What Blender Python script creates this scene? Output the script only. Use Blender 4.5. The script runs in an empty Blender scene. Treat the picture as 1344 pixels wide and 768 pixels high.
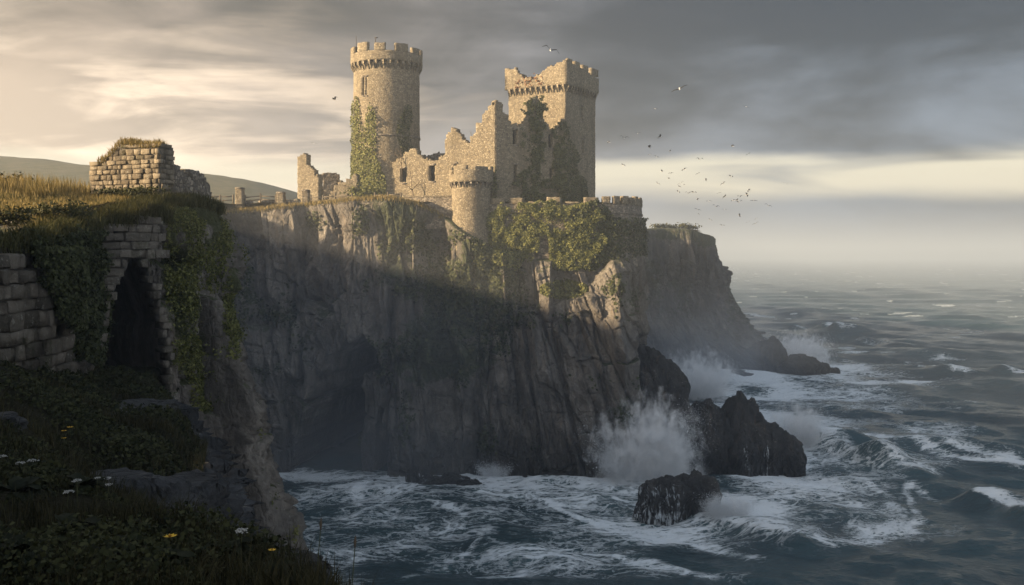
import bpy, math, random
import numpy as np
from mathutils import Vector, noise as mnoise

SC = bpy.context.scene
COL = SC.collection
R = math.radians
F = 1344 * 35 / 36.0          # focal length in reference pixels
CAMZ = 28.0                   # eye height above the sea
HY = 335.0                    # horizon row in the reference


def ax(px, Y):
    return (px - 672.0) / F * Y


def az(py, Y):
    return CAMZ + (HY - py) / F * Y


def at(px, py, Y):
    return np.array([ax(px, Y), Y, az(py, Y)])


# ------------------------------------------------------------------ camera
cam_d = bpy.data.cameras.new('camera')
cam = bpy.data.objects.new('camera', cam_d)
COL.objects.link(cam)
cam.location = (0, 0, CAMZ)
cam.rotation_euler = (R(90), 0, 0)
cam_d.lens = 35
cam_d.sensor_width = 36
cam_d.shift_y = -(384 - HY) / 1344.0
cam_d.clip_start = 0.1
cam_d.clip_end = 60000
SC.camera = cam

# ------------------------------------------------------------------ view / render settings
SC.view_settings.view_transform = 'Standard'
SC.view_settings.look = 'None'
SC.view_settings.exposure = 1.58
SC.view_settings.gamma = 1.0
SC.view_settings.use_curve_mapping = False
SC.render.engine = 'CYCLES'
SC.cycles.use_denoising = True
SC.cycles.max_bounces = 10
SC.cycles.diffuse_bounces = 3
SC.cycles.glossy_bounces = 3
SC.cycles.transparent_max_bounces = 8
SC.cycles.volume_bounces = 8
SC.cycles.volume_step_rate = 1.0
SC.cycles.volume_max_steps = 64

SUN_EL = 14.0
SUNH = np.array([-0.955, -0.297])       # horizontal direction towards the sun
SUN_AZ = math.atan2(SUNH[0], SUNH[1])   # measured from +Y towards +X


# ------------------------------------------------------------------ node helper
class G:
    def __init__(self, nt):
        self.nt = nt
        nt.nodes.clear()

    def n(self, typ, ins=None, **props):
        nd = self.nt.nodes.new(typ)
        for k, v in props.items():
            setattr(nd, k, v)
        for k, v in (ins or {}).items():
            s = nd.inputs[k]
            if isinstance(v, bpy.types.NodeSocket):
                self.nt.links.new(v, s)
            else:
                s.default_value = v
        return nd

    def m(self, op, a, b=0.0, c=0.0, clamp=False):
        return self.n('ShaderNodeMath', {0: a, 1: b, 2: c}, operation=op, use_clamp=clamp).outputs[0]

    def v(self, op, a, b=(0, 0, 0)):
        return self.n('ShaderNodeVectorMath', {0: a, 1: b}, operation=op).outputs[0]

    def ss(self, x, lo, hi, a=0.0, b=1.0):
        return self.n('ShaderNodeMapRange', {0: x, 1: lo, 2: hi, 3: a, 4: b}, interpolation_type='SMOOTHSTEP', clamp=True).outputs[0]

    def mix(self, f, a, b, blend='MIX'):
        nd = self.nt.nodes.new('ShaderNodeMix')
        nd.data_type = 'RGBA'
        nd.blend_type = blend
        nd.clamp_factor = True
        for s, val in ((nd.inputs[0], f), (nd.inputs[6], a), (nd.inputs[7], b)):
            if isinstance(val, bpy.types.NodeSocket):
                self.nt.links.new(val, s)
            elif isinstance(val, tuple) and len(val) == 3:
                s.default_value = (*val, 1)
            else:
                s.default_value = val
        return nd.outputs[2]

    def noise(self, vec, scale, detail=4, rough=0.55, dist=0.0):
        return self.n('ShaderNodeTexNoise', {'Vector': vec, 'Scale': scale, 'Detail': detail, 'Roughness': rough, 'Distortion': dist}).outputs[0]

    def vor(self, vec, scale, feature='F1', rnd=1.0):
        return self.n('ShaderNodeTexVoronoi', {'Vector': vec, 'Scale': scale, 'Randomness': rnd}, feature=feature)

    def scale(self, vec, s):
        return self.n('ShaderNodeMapping', {'Vector': vec, 'Scale': s}).outputs[0]

    def bump(self, h, dist, strength=1.0, nrm=None):
        d = {'Height': h, 'Distance': dist, 'Strength': strength}
        if nrm is not None:
            d['Normal'] = nrm
        return self.n('ShaderNodeBump', d).outputs[0]


# ------------------------------------------------------------------ world: overcast evening sky over a Nishita base
W = bpy.data.worlds.new('World')
SC.world = W
W.use_nodes = True
g = G(W.node_tree)
tc = g.n('ShaderNodeTexCoord').outputs['Generated']
sky = g.n('ShaderNodeTexSky', sky_type='NISHITA', sun_disc=False, sun_elevation=R(SUN_EL), sun_rotation=SUN_AZ,
          altitude=20, air_density=1.3, dust_density=3.0, ozone_density=1.0).outputs[0]
sep = g.n('ShaderNodeSeparateXYZ', {0: tc})
dx, dy, dz = sep.outputs
zc = g.m('MAXIMUM', dz, 0.0)
zz = g.m('ADD', zc, 0.10)
cx = g.m('DIVIDE', dx, zz)
cy = g.m('DIVIDE', dy, zz)
cp = g.n('ShaderNodeCombineXYZ', {0: cx, 1: cy, 2: 0.0}).outputs[0]
# streaky layers: planar projection of two cloud sheets
n_big = g.noise(g.scale(cp, (0.55, 0.75, 1)), 0.8, 4, 0.5, 0.5)
n_mid = g.noise(g.scale(cp, (0.9, 1.5, 1)), 1.1, 6, 0.58, 0.8)
az_ = g.n('ShaderNodeCombineXYZ', {0: g.m('MULTIPLY', dx, 2.2), 1: g.m('MULTIPLY', dy, 2.2), 2: g.m('MULTIPLY', dz, 8.0)}).outputs[0]
n_str = g.noise(az_, 1.25, 7, 0.52, 0.35)
n_roll = g.noise(g.scale(az_, (1.0, 1.0, 0.8)), 2.4, 8, 0.55, 0.5)
sunw = g.m('ADD', g.m('MULTIPLY', dx, float(SUNH[0])), g.m('MULTIPLY', dy, float(SUNH[1])))
w = g.ss(sunw, -0.62, 0.30)
base = g.mix(w, (0.108, 0.132, 0.170), (0.365, 0.278, 0.203))
# heavier, darker cloud overhead and towards the right
heavy = g.m('ADD', g.m('MULTIPLY', zc, 1.35), g.m('MULTIPLY', g.m('SUBTRACT', 0.5, w), 0.15))
heavy = g.m('ADD', heavy, g.m('MULTIPLY', g.m('SUBTRACT', n_str, 0.5), 0.62))
heavy = g.m('ADD', heavy, g.m('MULTIPLY', g.m('SUBTRACT', n_roll, 0.5), 0.34))
hv = g.ss(heavy, 0.04, 0.36)
dark = g.mix(w, (0.008, 0.013, 0.025), (0.080, 0.066, 0.052))
c1 = g.mix(hv, base, dark)
# lighter breaks where the sheet thins
n_brk = g.m('ADD', n_str, g.m('MULTIPLY', g.m('SUBTRACT', n_mid, 0.5), 0.5))
brk = g.m('MULTIPLY', g.ss(n_brk, 0.46, 0.66), g.ss(zc, 0.28, 0.14))
brk = g.m('MULTIPLY', brk, g.ss(w, 0.15, 0.9))
c2 = g.mix(g.m('MULTIPLY', brk, 0.75), c1, (0.82, 0.645, 0.475))
# clear slot low over the sea, seen below the cloud base
edge = g.m('ADD', dz, g.m('MULTIPLY', g.m('SUBTRACT', n_str, 0.5), 0.045))
slot = g.m('MULTIPLY', g.ss(edge, 0.045, 0.068), g.ss(edge, 0.102, 0.084))
slot = g.m('MULTIPLY', slot, g.ss(n_big, 0.30, 0.5))
nish = g.mix(1.0, sky, (0.10, 0.10, 0.10), 'MULTIPLY')
clear = g.mix(0.75, nish, (0.52, 0.455, 0.35))
c3 = g.mix(g.m('MULTIPLY', slot, 0.9), c2, clear)
low = g.ss(dz, 0.05, 0.0)
c4 = g.mix(g.m('MULTIPLY', low, 0.7), c3, g.mix(w, (0.17, 0.163, 0.155), (0.36, 0.297, 0.226)))
c5 = g.mix(0.06, c4, nish)
# brighter veil round the hidden sun, cool open sky behind and overhead
glow = g.m('MULTIPLY', g.ss(sunw, 0.35, 0.95), g.ss(zc, 0.75, 0.05))
c5 = g.mix(glow, c5, (1.75, 1.45, 1.12))
rear = g.m('MULTIPLY', g.ss(dy, 0.25, -0.5), g.ss(sunw, 0.7, 0.2))
c5 = g.mix(rear, c5, (0.235, 0.265, 0.31))
c5 = g.mix(g.ss(zc, 0.35, 0.8), c5, (0.16, 0.195, 0.245))
# the background runs at 0.1, so the clouds carry the same scale as the bright Nishita sky
c6 = g.mix(1.0, c5, (10.0, 10.0, 10.0), 'MULTIPLY')
bg = g.n('ShaderNodeBackground', {'Color': c6, 'Strength': 0.076}).outputs[0]
g.n('ShaderNodeOutputWorld', {0: bg})

# ------------------------------------------------------------------ sun
sd = bpy.data.lights.new('sun', 'SUN')
sd.energy = 5.0
sd.angle = R(2.2)
sd.color = (1.0, 0.76, 0.47)
sun = bpy.data.objects.new('sun', sd)
COL.objects.link(sun)
el = R(SUN_EL)
tosun = Vector((SUNH[0] * math.cos(el), SUNH[1] * math.cos(el), math.sin(el)))
sun.rotation_euler = tosun.to_track_quat('Z', 'Y').to_euler()
sun.location = (-60, -20, 90)


# ------------------------------------------------------------------ numpy noise
def rnd(ix, iy, iz, seed):
    n = (ix.astype(np.int64) * 73856093) ^ (iy.astype(np.int64) * 19349663) ^ (np.asarray(iz).astype(np.int64) * 83492791) ^ np.int64(seed * 2654435761 % (2**31))
    n = (n & 0xffffffff).astype(np.uint64)
    n = ((n ^ (n >> np.uint64(13))) * np.uint64(1274126177)) & np.uint64(0xffffffff)
    n = ((n ^ (n >> np.uint64(15))) * np.uint64(2246822519)) & np.uint64(0xffffffff)
    n = n ^ (n >> np.uint64(16))
    return n.astype(np.float64) / 4294967296.0


def vnoise(x, y, z, seed=0):
    x, y, z = np.broadcast_arrays(np.asarray(x, float), np.asarray(y, float), np.asarray(z, float))
    ix, iy, iz = np.floor(x), np.floor(y), np.floor(z)
    fx, fy, fz = x - ix, y - iy, z - iz
    fx, fy, fz = [f * f * f * (f * (f * 6 - 15) + 10) for f in (fx, fy, fz)]
    out = 0
    for a in (0, 1):
        for b in (0, 1):
            for c in (0, 1):
                wt = (fx if a else 1 - fx) * (fy if b else 1 - fy) * (fz if c else 1 - fz)
                out = out + wt * rnd(ix + a, iy + b, iz + c, seed)
    return out * 2 - 1


def fbm(x, y, z=0.0, octv=4, seed=0, gain=0.5):
    s, a, f = 0, 1.0, 1.0
    x, y, z = np.asarray(x, float), np.asarray(y, float), np.asarray(z, float)
    for i in range(octv):
        s = s + a * vnoise(x * f + 13.7 * i, y * f - 7.1 * i, z * f + 3.3 * i, seed + i)
        a *= gain
        f *= 2.03
    return s


def facet2(x, y, seed=0, tilt=1.0, metric='mix'):
    """jointed-rock cells: a random step and tilt per cell and the distance to the joint"""
    ix, iy = np.floor(x), np.floor(y)
    b1 = np.full(x.shape, 1e9)
    b2 = np.full(x.shape, 1e9)
    bx, by = np.zeros(x.shape), np.zeros(x.shape)
    bdx, bdy = np.zeros(x.shape), np.zeros(x.shape)
    for i in (-1, 0, 1):
        for j in (-1, 0, 1):
            cx_, cy_ = ix + i, iy + j
            ddx = x - (cx_ + 0.1 + 0.8 * rnd(cx_, cy_, np.zeros_like(cx_), seed))
            ddy = y - (cy_ + 0.1 + 0.8 * rnd(cx_, cy_, np.ones_like(cx_), seed))
            if metric == 'mix':
                d = np.maximum(np.abs(ddx), np.abs(ddy)) * 0.7 + 0.3 * np.hypot(ddx, ddy)
            else:
                d = np.hypot(ddx, ddy)
            c = d < b1
            b2 = np.where(c, b1, np.minimum(b2, d))
            bx, by = np.where(c, cx_, bx), np.where(c, cy_, by)
            bdx, bdy = np.where(c, ddx, bdx), np.where(c, ddy, bdy)
            b1 = np.where(c, d, b1)
    r = rnd(bx, by, np.full_like(bx, 5), seed) - 0.5
    tx = rnd(bx, by, np.full_like(bx, 6), seed) - 0.5
    ty = rnd(bx, by, np.full_like(bx, 7), seed) - 0.5
    return r + tilt * 1.6 * (tx * bdx + ty * bdy), b2 - b1


def sstep(x, a, b):
    t = np.clip((np.asarray(x, float) - a) / (b - a), 0, 1)
    return t * t * (3 - 2 * t)


RS = np.random.RandomState(7)


# ------------------------------------------------------------------ mesh helpers
def mesh_np(name, V, quads=None, tris=None, mat=None, smooth=False, attrs=None):
    V = np.asarray(V, np.float32).reshape(-1, 3)
    me = bpy.data.meshes.new(name)
    q = np.zeros((0, 4), np.int32) if quads is None else np.asarray(quads, np.int32).reshape(-1, 4)
    t = np.zeros((0, 3), np.int32) if tris is None else np.asarray(tris, np.int32).reshape(-1, 3)
    me.vertices.add(len(V))
    me.vertices.foreach_set('co', V.ravel())
    loops = np.concatenate([q.ravel(), t.ravel()])
    me.loops.add(len(loops))
    me.loops.foreach_set('vertex_index', loops)
    me.polygons.add(len(q) + len(t))
    st = np.concatenate([np.arange(len(q)) * 4, len(q) * 4 + np.arange(len(t)) * 3]).astype(np.int32)
    me.polygons.foreach_set('loop_start', st)
    me.update(calc_edges=True)
    if smooth:
        me.polygons.foreach_set('use_smooth', np.ones(len(q) + len(t), bool))
    for k, a in (attrs or {}).items():
        at_ = me.attributes.new(k, 'FLOAT', 'POINT')
        at_.data.foreach_set('value', np.asarray(a, np.float32).ravel())
    if mat:
        me.materials.append(mat)
    me.update()
    return me


def link(name, me, parent=None, loc=None):
    o = bpy.data.objects.new(name, me)
    COL.objects.link(o)
    if loc is not None:
        o.location = loc
    if parent is not None:
        o.parent = parent
    return o


def tag(o, label=None, cat=None, group=None, kind=None):
    if label:
        o['label'] = label
    if cat:
        o['category'] = cat
    if group:
        o['group'] = group
    if kind:
        o['kind'] = kind
    return o


def thing(name, label, cat, loc=(0, 0, 0), rz=0.0, group=None):
    o = bpy.data.objects.new(name, None)
    COL.objects.link(o)
    o.location = tuple(float(a) for a in loc)
    o.rotation_euler = (0, 0, rz)
    o.empty_display_size = 0.3
    return tag(o, label, cat, group)


def part(name, V, quads=None, tris=None, mat=None, parent=None, smooth=False, attrs=None):
    """mesh given in world coordinates, linked under a thing that is only translated"""
    V = np.asarray(V, float).reshape(-1, 3)
    if parent is not None:
        p, off = parent, np.zeros(3)
        while p is not None:
            off = off + np.array(p.location)
            p = p.parent
        V = V - off
    return link(name, mesh_np(name, V, quads, tris, mat, smooth, attrs), parent)


def solo(name, V, quads=None, tris=None, mat=None, smooth=False, attrs=None, loc=None):
    """a one-mesh thing with its origin at its own base"""
    V = np.asarray(V, float).reshape(-1, 3)
    if loc is None:
        loc = np.array([V[:, 0].mean(), V[:, 1].mean(), V[:, 2].min()])
    return link(name, mesh_np(name, V - np.asarray(loc), quads, tris, mat, smooth, attrs), None, tuple(loc))


class MB:
    """collects small shapes"""
    def __init__(self):
        self.V, self.Q, self.T, self.n = [], [], [], 0

    def add(self, V, q=None, t=None):
        V = np.asarray(V, float).reshape(-1, 3)
        self.V.append(V)
        if q is not None and len(q):
            self.Q.append(np.asarray(q) + self.n)
        if t is not None and len(t):
            self.T.append(np.asarray(t) + self.n)
        self.n += len(V)

    def box(self, c, s, rz=0.0, jit=0.0, taper=0.0):
        sx, sy, sz = np.asarray(s, float) / 2
        v = np.array([[i * sx * (1 - taper * (k > 0)), j * sy * (1 - taper * (k > 0)), k * sz] for k in (-1, 1) for i, j in ((-1, -1), (1, -1), (1, 1), (-1, 1))])
        v += RS.uniform(-jit, jit, v.shape)
        cz, sn = math.cos(rz), math.sin(rz)
        v = np.stack([v[:, 0] * cz - v[:, 1] * sn, v[:, 0] * sn + v[:, 1] * cz, v[:, 2]], 1) + np.asarray(c)
        self.add(v, [[0, 3, 2, 1], [4, 5, 6, 7], [0, 1, 5, 4], [1, 2, 6, 5], [2, 3, 7, 6], [3, 0, 4, 7]])

    def tube(self, pts, rad, n=6):
        pts = np.asarray(pts, float)
        rad = np.broadcast_to(np.asarray(rad, float), (len(pts),))
        rings = []
        for i, p in enumerate(pts):
            d = pts[min(i + 1, len(pts) - 1)] - pts[max(i - 1, 0)]
            d = d / (np.linalg.norm(d) + 1e-9)
            a = np.cross(d, [0, 0, 1.0] if abs(d[2]) < 0.9 else [1.0, 0, 0])
            a /= np.linalg.norm(a)
            b = np.cross(d, a)
            th = np.arange(n) / n * 2 * math.pi
            rings.append(p + rad[i] * (np.cos(th)[:, None] * a + np.sin(th)[:, None] * b))
        V = np.concatenate(rings)
        q = []
        for i in range(len(pts) - 1):
            for k in range(n):
                q.append([i * n + k, i * n + (k + 1) % n, (i + 1) * n + (k + 1) % n, (i + 1) * n + k])
        t = []
        V = np.vstack([V, pts[:1], pts[-1:]])
        for k in range(n):
            t.append([len(V) - 2, (k + 1) % n, k])
            t.append([len(V) - 1, (len(pts) - 1) * n + k, (len(pts) - 1) * n + (k + 1) % n])
        self.add(V, q, t)

    def arrays(self):
        return (np.concatenate(self.V), np.concatenate(self.Q) if self.Q else None, np.concatenate(self.T) if self.T else None)

    def part(self, name, mat, parent=None, smooth=False):
        return part(name, *self.arrays(), mat, parent, smooth)

    def solo(self, name, mat, smooth=False, loc=None):
        return solo(name, *self.arrays(), mat, smooth, None, loc)


def grid_quads(nu, nv, mask=None):
    i = np.arange(nu - 1)[:, None] * nv + np.arange(nv - 1)[None, :]
    q = np.stack([i, i + nv, i + nv + 1, i + 1], -1)
    if mask is not None:
        return q[mask]
    return q.reshape(-1, 4)


# ------------------------------------------------------------------ materials
def new_mat(name):
    m = bpy.data.materials.new(name)
    m.use_nodes = True
    return m, G(m.node_tree)


def finish(g, col, rough, nrm=None, spec=0.3, **kw):
    d = {'Base Color': col, 'Roughness': rough, 'Specular IOR Level': spec}
    if nrm is not None:
        d['Normal'] = nrm
    d.update(kw)
    b = g.n('ShaderNodeBsdfPrincipled', d)
    g.n('ShaderNodeOutputMaterial', {0: b.outputs[0]})
    return b


def rock_mat(name, dark, mid, light, mossc, wet_z=None, grass_top=False, cracks=1.0, foam=False):
    m, g = new_mat(name)
    geo = g.n('ShaderNodeNewGeometry')
    P = geo.outputs['Position']
    nz = g.n('ShaderNodeSeparateXYZ', {0: geo.outputs['Normal']}).outputs[2]
    pz = g.n('ShaderNodeSeparateXYZ', {0: P}).outputs[2]
    n1 = g.noise(P, 0.22, 6, 0.6)
    n2 = g.noise(g.scale(P, (1.0, 1.0, 0.30)), 0.75, 7, 0.66, 0.4)
    n3 = g.noise(P, 2.4, 6, 0.68)
    f = g.m('ADD', g.m('ADD', g.m('MULTIPLY', n1, 0.38), g.m('MULTIPLY', n2, 0.42)), g.m('MULTIPLY', n3, 0.20))
    ramp = g.n('ShaderNodeValToRGB', {0: f})
    cr = ramp.color_ramp
    cr.elements[0].position, cr.elements[0].color = 0.36, (*dark, 1)
    cr.elements[1].position, cr.elements[1].color = 0.66, (*light, 1)
    e = cr.elements.new(0.51)
    e.color = (*mid, 1)
    col = ramp.outputs[0]
    # pale lichen and rusty seepage with shapes of their own
    li = g.m('MULTIPLY', g.ss(g.noise(P, 3.7, 5, 0.7), 0.58, 0.68), g.ss(n1, 0.45, 0.62))
    col = g.mix(g.m('MULTIPLY', li, 0.75), col, (0.38, 0.36, 0.31))
    ru = g.ss(g.noise(g.scale(P, (1, 1, 0.12)), 0.9, 5, 0.6), 0.57, 0.72)
    col = g.mix(g.m('MULTIPLY', ru, 0.35), col, (0.20, 0.13, 0.075))
    # joints
    wp = g.n('ShaderNodeVectorMath', {0: P, 1: g.v('MULTIPLY', g.n('ShaderNodeTexNoise', {'Vector': P, 'Scale': 0.8, 'Detail': 3}).outputs[1], (0.9, 0.9, 0.9))}, operation='ADD').outputs[0]
    cr1 = g.vor(g.scale(wp, (0.8, 0.8, 0.26)), 1.0, 'DISTANCE_TO_EDGE').outputs['Distance']
    cr2 = g.vor(g.scale(wp, (1.9, 1.9, 0.9)), 1.3, 'DISTANCE_TO_EDGE').outputs['Distance']
    c1 = g.ss(cr1, 0.0, 0.05)
    c2 = g.ss(cr2, 0.0, 0.06)
    ck = g.m('MULTIPLY', c1, g.m('ADD', g.m('MULTIPLY', c2, 0.5), 0.5))
    h = g.m('ADD', g.m('ADD', g.m('MULTIPLY', ck, 0.28 * cracks), g.m('MULTIPLY', n2, 0.28)), g.m('MULTIPLY', n3, 0.46))
    h = g.m('ADD', h, g.m('MULTIPLY', g.noise(P, 11.0, 4, 0.7), 0.07))
    moss = g.n('ShaderNodeAttribute', attribute_name='moss').outputs['Fac']
    mn = g.noise(P, 1.3, 6, 0.7)
    mf = g.m('ADD', moss, g.m('MULTIPLY', g.ss(nz, 0.35, 0.8), 0.45 if grass_top else 0.25))
    mf = g.ss(g.m('ADD', mf, g.m('MULTIPLY', g.m('SUBTRACT', mn, 0.5), 1.5)), 0.45, 0.75)
    mcol = g.mix(g.noise(P, 2.2, 5, 0.7), tuple(0.55 * c for c in mossc), tuple(1.5 * c for c in mossc))
    rough = 0.85
    if wet_z is not None:
        wf = g.ss(g.m('ADD', pz, g.m('MULTIPLY', g.m('SUBTRACT', n2, 0.5), wet_z * 1.6)), wet_z * 1.25, wet_z * 0.6)
        col = g.mix(g.m('MULTIPLY', wf, 0.72), col, tuple(0.16 * c for c in mid))
        mf = g.m('MULTIPLY', mf, g.m('SUBTRACT', 1.0, wf))
        rough = g.m('SUBTRACT', 0.85, g.m('MULTIPLY', wf, 0.45))
    col = g.mix(mf, col, mcol)
    if foam:
        fa = g.n('ShaderNodeAttribute', attribute_name='foam').outputs['Fac']
        fn = g.noise(g.scale(P, (1.0, 1.0, 0.14)), 3.2, 5, 0.7, 0.4)
        ff = g.ss(g.m('ADD', fa, g.m('MULTIPLY', g.m('SUBTRACT', fn, 0.5), 1.7)), 0.55, 0.85)
        col = g.mix(ff, col, (0.62, 0.66, 0.68))
    nr = g.bump(h, 0.9, 0.85)
    finish(g, col, rough, nr, 0.35)
    return m


def stone_mat(name, c_dark, c_mid, c_light, size=0.34, mortar=(0.16, 0.14, 0.115), flat=1.5, moss=0.25, mossc=(0.07, 0.08, 0.03)):
    """random rubble masonry"""
    m, g = new_mat(name)
    P = g.n('ShaderNodeNewGeometry').outputs['Position']
    wv = g.v('ADD', P, g.v('MULTIPLY', g.n('ShaderNodeTexNoise', {'Vector': P, 'Scale': 2.0, 'Detail': 2}).outputs[1], (0.22, 0.22, 0.14)))
    sv = g.scale(wv, (1 / size, 1 / size, flat / size))
    vo = g.vor(sv, 1.0, 'F1', 0.85)
    ed = g.vor(sv, 1.0, 'DISTANCE_TO_EDGE', 0.85).outputs['Distance']
    cr = g.n('ShaderNodeSeparateColor', {0: vo.outputs['Color']}).outputs
    f = g.m('ADD', g.m('MULTIPLY', cr[0], 0.6), g.m('MULTIPLY', g.noise(P, 6.0, 4, 0.7), 0.4))
    col = g.mix(g.ss(f, 0.2, 0.55), c_dark, c_mid)
    col = g.mix(g.ss(f, 0.5, 0.85), col, c_light)
    col = g.mix(g.m('MULTIPLY', g.ss(cr[1], 0.8, 0.95), 0.6), col, (0.10, 0.085, 0.07))
    big = g.noise(g.scale(P, (1, 1, 0.4)), 0.35, 6, 0.65, 0.5)
    col = g.mix(g.m('MULTIPLY', g.ss(big, 0.5, 0.7), 0.5), col, tuple(0.45 * c for c in c_dark))
    st = g.ss(g.noise(g.scale(P, (1.4, 1.4, 0.10)), 0.9, 5, 0.65, 0.4), 0.54, 0.72)
    col = g.mix(g.m('MULTIPLY', st, 0.5), col, (0.085, 0.075, 0.058))
    crs = g.noise(g.scale(P, (0.35, 0.35, 3.1)), 1.0, 3, 0.6)
    col = g.mix(g.m('MULTIPLY', g.ss(crs, 0.52, 0.68), 0.40), col, c_dark)
    pale = g.ss(g.noise(P, 0.8, 6, 0.7), 0.58, 0.72)
    col = g.mix(g.m('MULTIPLY', pale, 0.35), col, tuple(min(1, 1.15 * c) for c in c_light))
    mo = g.ss(ed, 0.02, 0.11)
    col = g.mix(mo, mortar, col)
    att = g.n('ShaderNodeAttribute', attribute_name='moss').outputs['Fac']
    gz = g.n('ShaderNodeSeparateXYZ', {0: g.n('ShaderNodeNewGeometry').outputs['Normal']}).outputs[2]
    mf = g.m('ADD', g.m('ADD', att, g.m('MULTIPLY', g.ss(gz, 0.4, 0.9), 0.5)), g.m('MULTIPLY', g.m('SUBTRACT', g.noise(P, 0.9, 6, 0.7), 0.5), 1.3))
    mf = g.ss(mf, 0.62 - moss, 1.0 - moss)
    col = g.mix(g.m('MULTIPLY', mf, 0.75), col, mossc)
    h = g.m('ADD', g.m('MULTIPLY', g.ss(ed, 0.0, 0.16), 1.0), g.m('MULTIPLY', g.noise(P, 7.0, 5, 0.7), 0.55))
    finish(g, col, 0.9, g.bump(h, 0.07, 0.9), 0.2)
    return m


def block_mat(name, c_dark, c_light):
    """cut blocks modelled one by one: colour changes from block to block"""
    m, g = new_mat(name)
    geo = g.n('ShaderNodeNewGeometry')
    P = geo.outputs['Position']
    ri = geo.outputs['Random Per Island']
    n = g.noise(P, 2.6, 7, 0.7)
    f = g.m('ADD', g.m('MULTIPLY', ri, 0.45), g.m('MULTIPLY', n, 0.55))
    col = g.mix(g.ss(f, 0.2, 0.8), c_dark, c_light)
    li = g.ss(g.noise(P, 5.5, 6, 0.75), 0.57, 0.66)
    col = g.mix(g.m('MULTIPLY', li, 0.6), col, (0.40, 0.38, 0.32))
    mo = g.ss(g.noise(P, 1.1, 6, 0.7), 0.52, 0.68)
    col = g.mix(g.m('MULTIPLY', mo, 0.75), col, (0.05, 0.05, 0.024))
    di = g.ss(g.noise(g.scale(P, (1, 1, 0.2)), 2.2, 6, 0.7, 0.5), 0.5, 0.68)
    col = g.mix(g.m('MULTIPLY', di, 0.6), col, (0.05, 0.043, 0.034))
    h = g.m('ADD', g.noise(P, 9.0, 6, 0.75), g.m('MULTIPLY', g.noise(P, 2.5, 4), 1.3))
    finish(g, col, 0.95, g.bump(h, 0.11, 1.0), 0.15)
    return m


def leaf_mat(name, dark, light, rough=0.55, trans=0.12):
    m, g = new_mat(name)
    geo = g.n('ShaderNodeNewGeometry')
    ri = geo.outputs['Random Per Island']
    n = g.noise(geo.outputs['Position'], 0.7, 4, 0.6)
    f = g.m('ADD', g.m('MULTIPLY', ri, 0.65), g.m('MULTIPLY', n, 0.5))
    col = g.mix(g.ss(f, 0.2, 0.95), dark, light)
    b = g.n('ShaderNodeBsdfPrincipled', {'Base Color': col, 'Roughness': rough, 'Specular IOR Level': 0.12})
    t = g.n('ShaderNodeBsdfTranslucent', {'Color': col})
    mx = g.n('ShaderNodeMixShader', {0: trans, 1: b.outputs[0], 2: t.outputs[0]})
    g.n('ShaderNodeOutputMaterial', {0: mx.outputs[0]})
    return m


def plain_mat(name, c, rough=0.8, var=0.3, sc=8.0, spec=0.3):
    m, g = new_mat(name)
    P = g.n('ShaderNodeNewGeometry').outputs['Position']
    n = g.noise(P, sc, 5, 0.7)
    col = g.mix(n, tuple(x * (1 - var) for x in c), tuple(min(1, x * (1 + var)) for x in c))
    finish(g, col, rough, g.bump(n, 0.02, 0.5), spec)
    return m


def grass_mat(name, green, dry, soil):
    m, g = new_mat(name)
    P = g.n('ShaderNodeNewGeometry').outputs['Position']
    n1 = g.noise(P, 0.25, 6, 0.6)
    n2 = g.noise(P, 3.0, 6, 0.75)
    f = g.m('ADD', g.m('MULTIPLY', n1, 0.6), g.m('MULTIPLY', n2, 0.4))
    col = g.mix(g.ss(f, 0.38, 0.62), green, dry)
    col = g.mix(g.ss(n2, 0.6, 0.75), col, soil)
    finish(g, col, 0.95, g.bump(g.m('ADD', n2, g.m('MULTIPLY', g.noise(P, 14.0, 4, 0.7), 0.6)), 0.25, 1.0), 0.1)
    return m


M = {}
M['rock'] = rock_mat('cliff rock', (0.054, 0.048, 0.042), (0.150, 0.132, 0.112), (0.29, 0.257, 0.216), (0.048, 0.055, 0.024), wet_z=5.5, grass_top=True)
M['rock_near'] = rock_mat('near cliff rock', (0.06, 0.054, 0.047), (0.175, 0.152, 0.126), (0.38, 0.335, 0.28), (0.065, 0.070, 0.026), grass_top=True, cracks=0.3)
M['rock_sea'] = rock_mat('wet sea rock', (0.018, 0.018, 0.018), (0.042, 0.039, 0.036), (0.085, 0.076, 0.068), (0.03, 0.03, 0.018), wet_z=3.0, foam=True)
M['rock_far'] = rock_mat('far cliff rock', (0.045, 0.043, 0.041), (0.105, 0.095, 0.085), (0.19, 0.17, 0.15), (0.045, 0.05, 0.024), wet_z=4.0, grass_top=True)
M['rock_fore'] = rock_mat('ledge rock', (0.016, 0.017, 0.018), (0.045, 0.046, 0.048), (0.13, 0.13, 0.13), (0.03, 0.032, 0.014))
M['stone'] = stone_mat('rubble stone', (0.200, 0.162, 0.110), (0.285, 0.236, 0.162), (0.365, 0.310, 0.220), size=0.27, mortar=(0.175, 0.143, 0.098))
M['stone_low'] = stone_mat('mossy rubble stone', (0.16, 0.13, 0.10), (0.28, 0.235, 0.18), (0.42, 0.36, 0.28), moss=0.38)
M['stone_red'] = stone_mat('weathered parapet stone', (0.22, 0.15, 0.10), (0.36, 0.27, 0.19), (0.50, 0.41, 0.31), moss=0.35)
M['block'] = block_mat('cut stone blocks', (0.13, 0.105, 0.075), (0.33, 0.275, 0.20))
M['block_dark'] = block_mat('old retaining blocks', (0.080, 0.070, 0.055), (0.22, 0.19, 0.152))
M['mortar'] = plain_mat('crumbled mortar', (0.10, 0.088, 0.07), 0.95)
M['interior_shade'] = plain_mat('painted interior shade', (0.012, 0.011, 0.010), 0.95)  # near-black colour stands in for the unlit space behind windows
M['roof'] = plain_mat('weathered lead roof', (0.12, 0.11, 0.10), 0.9)
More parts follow.
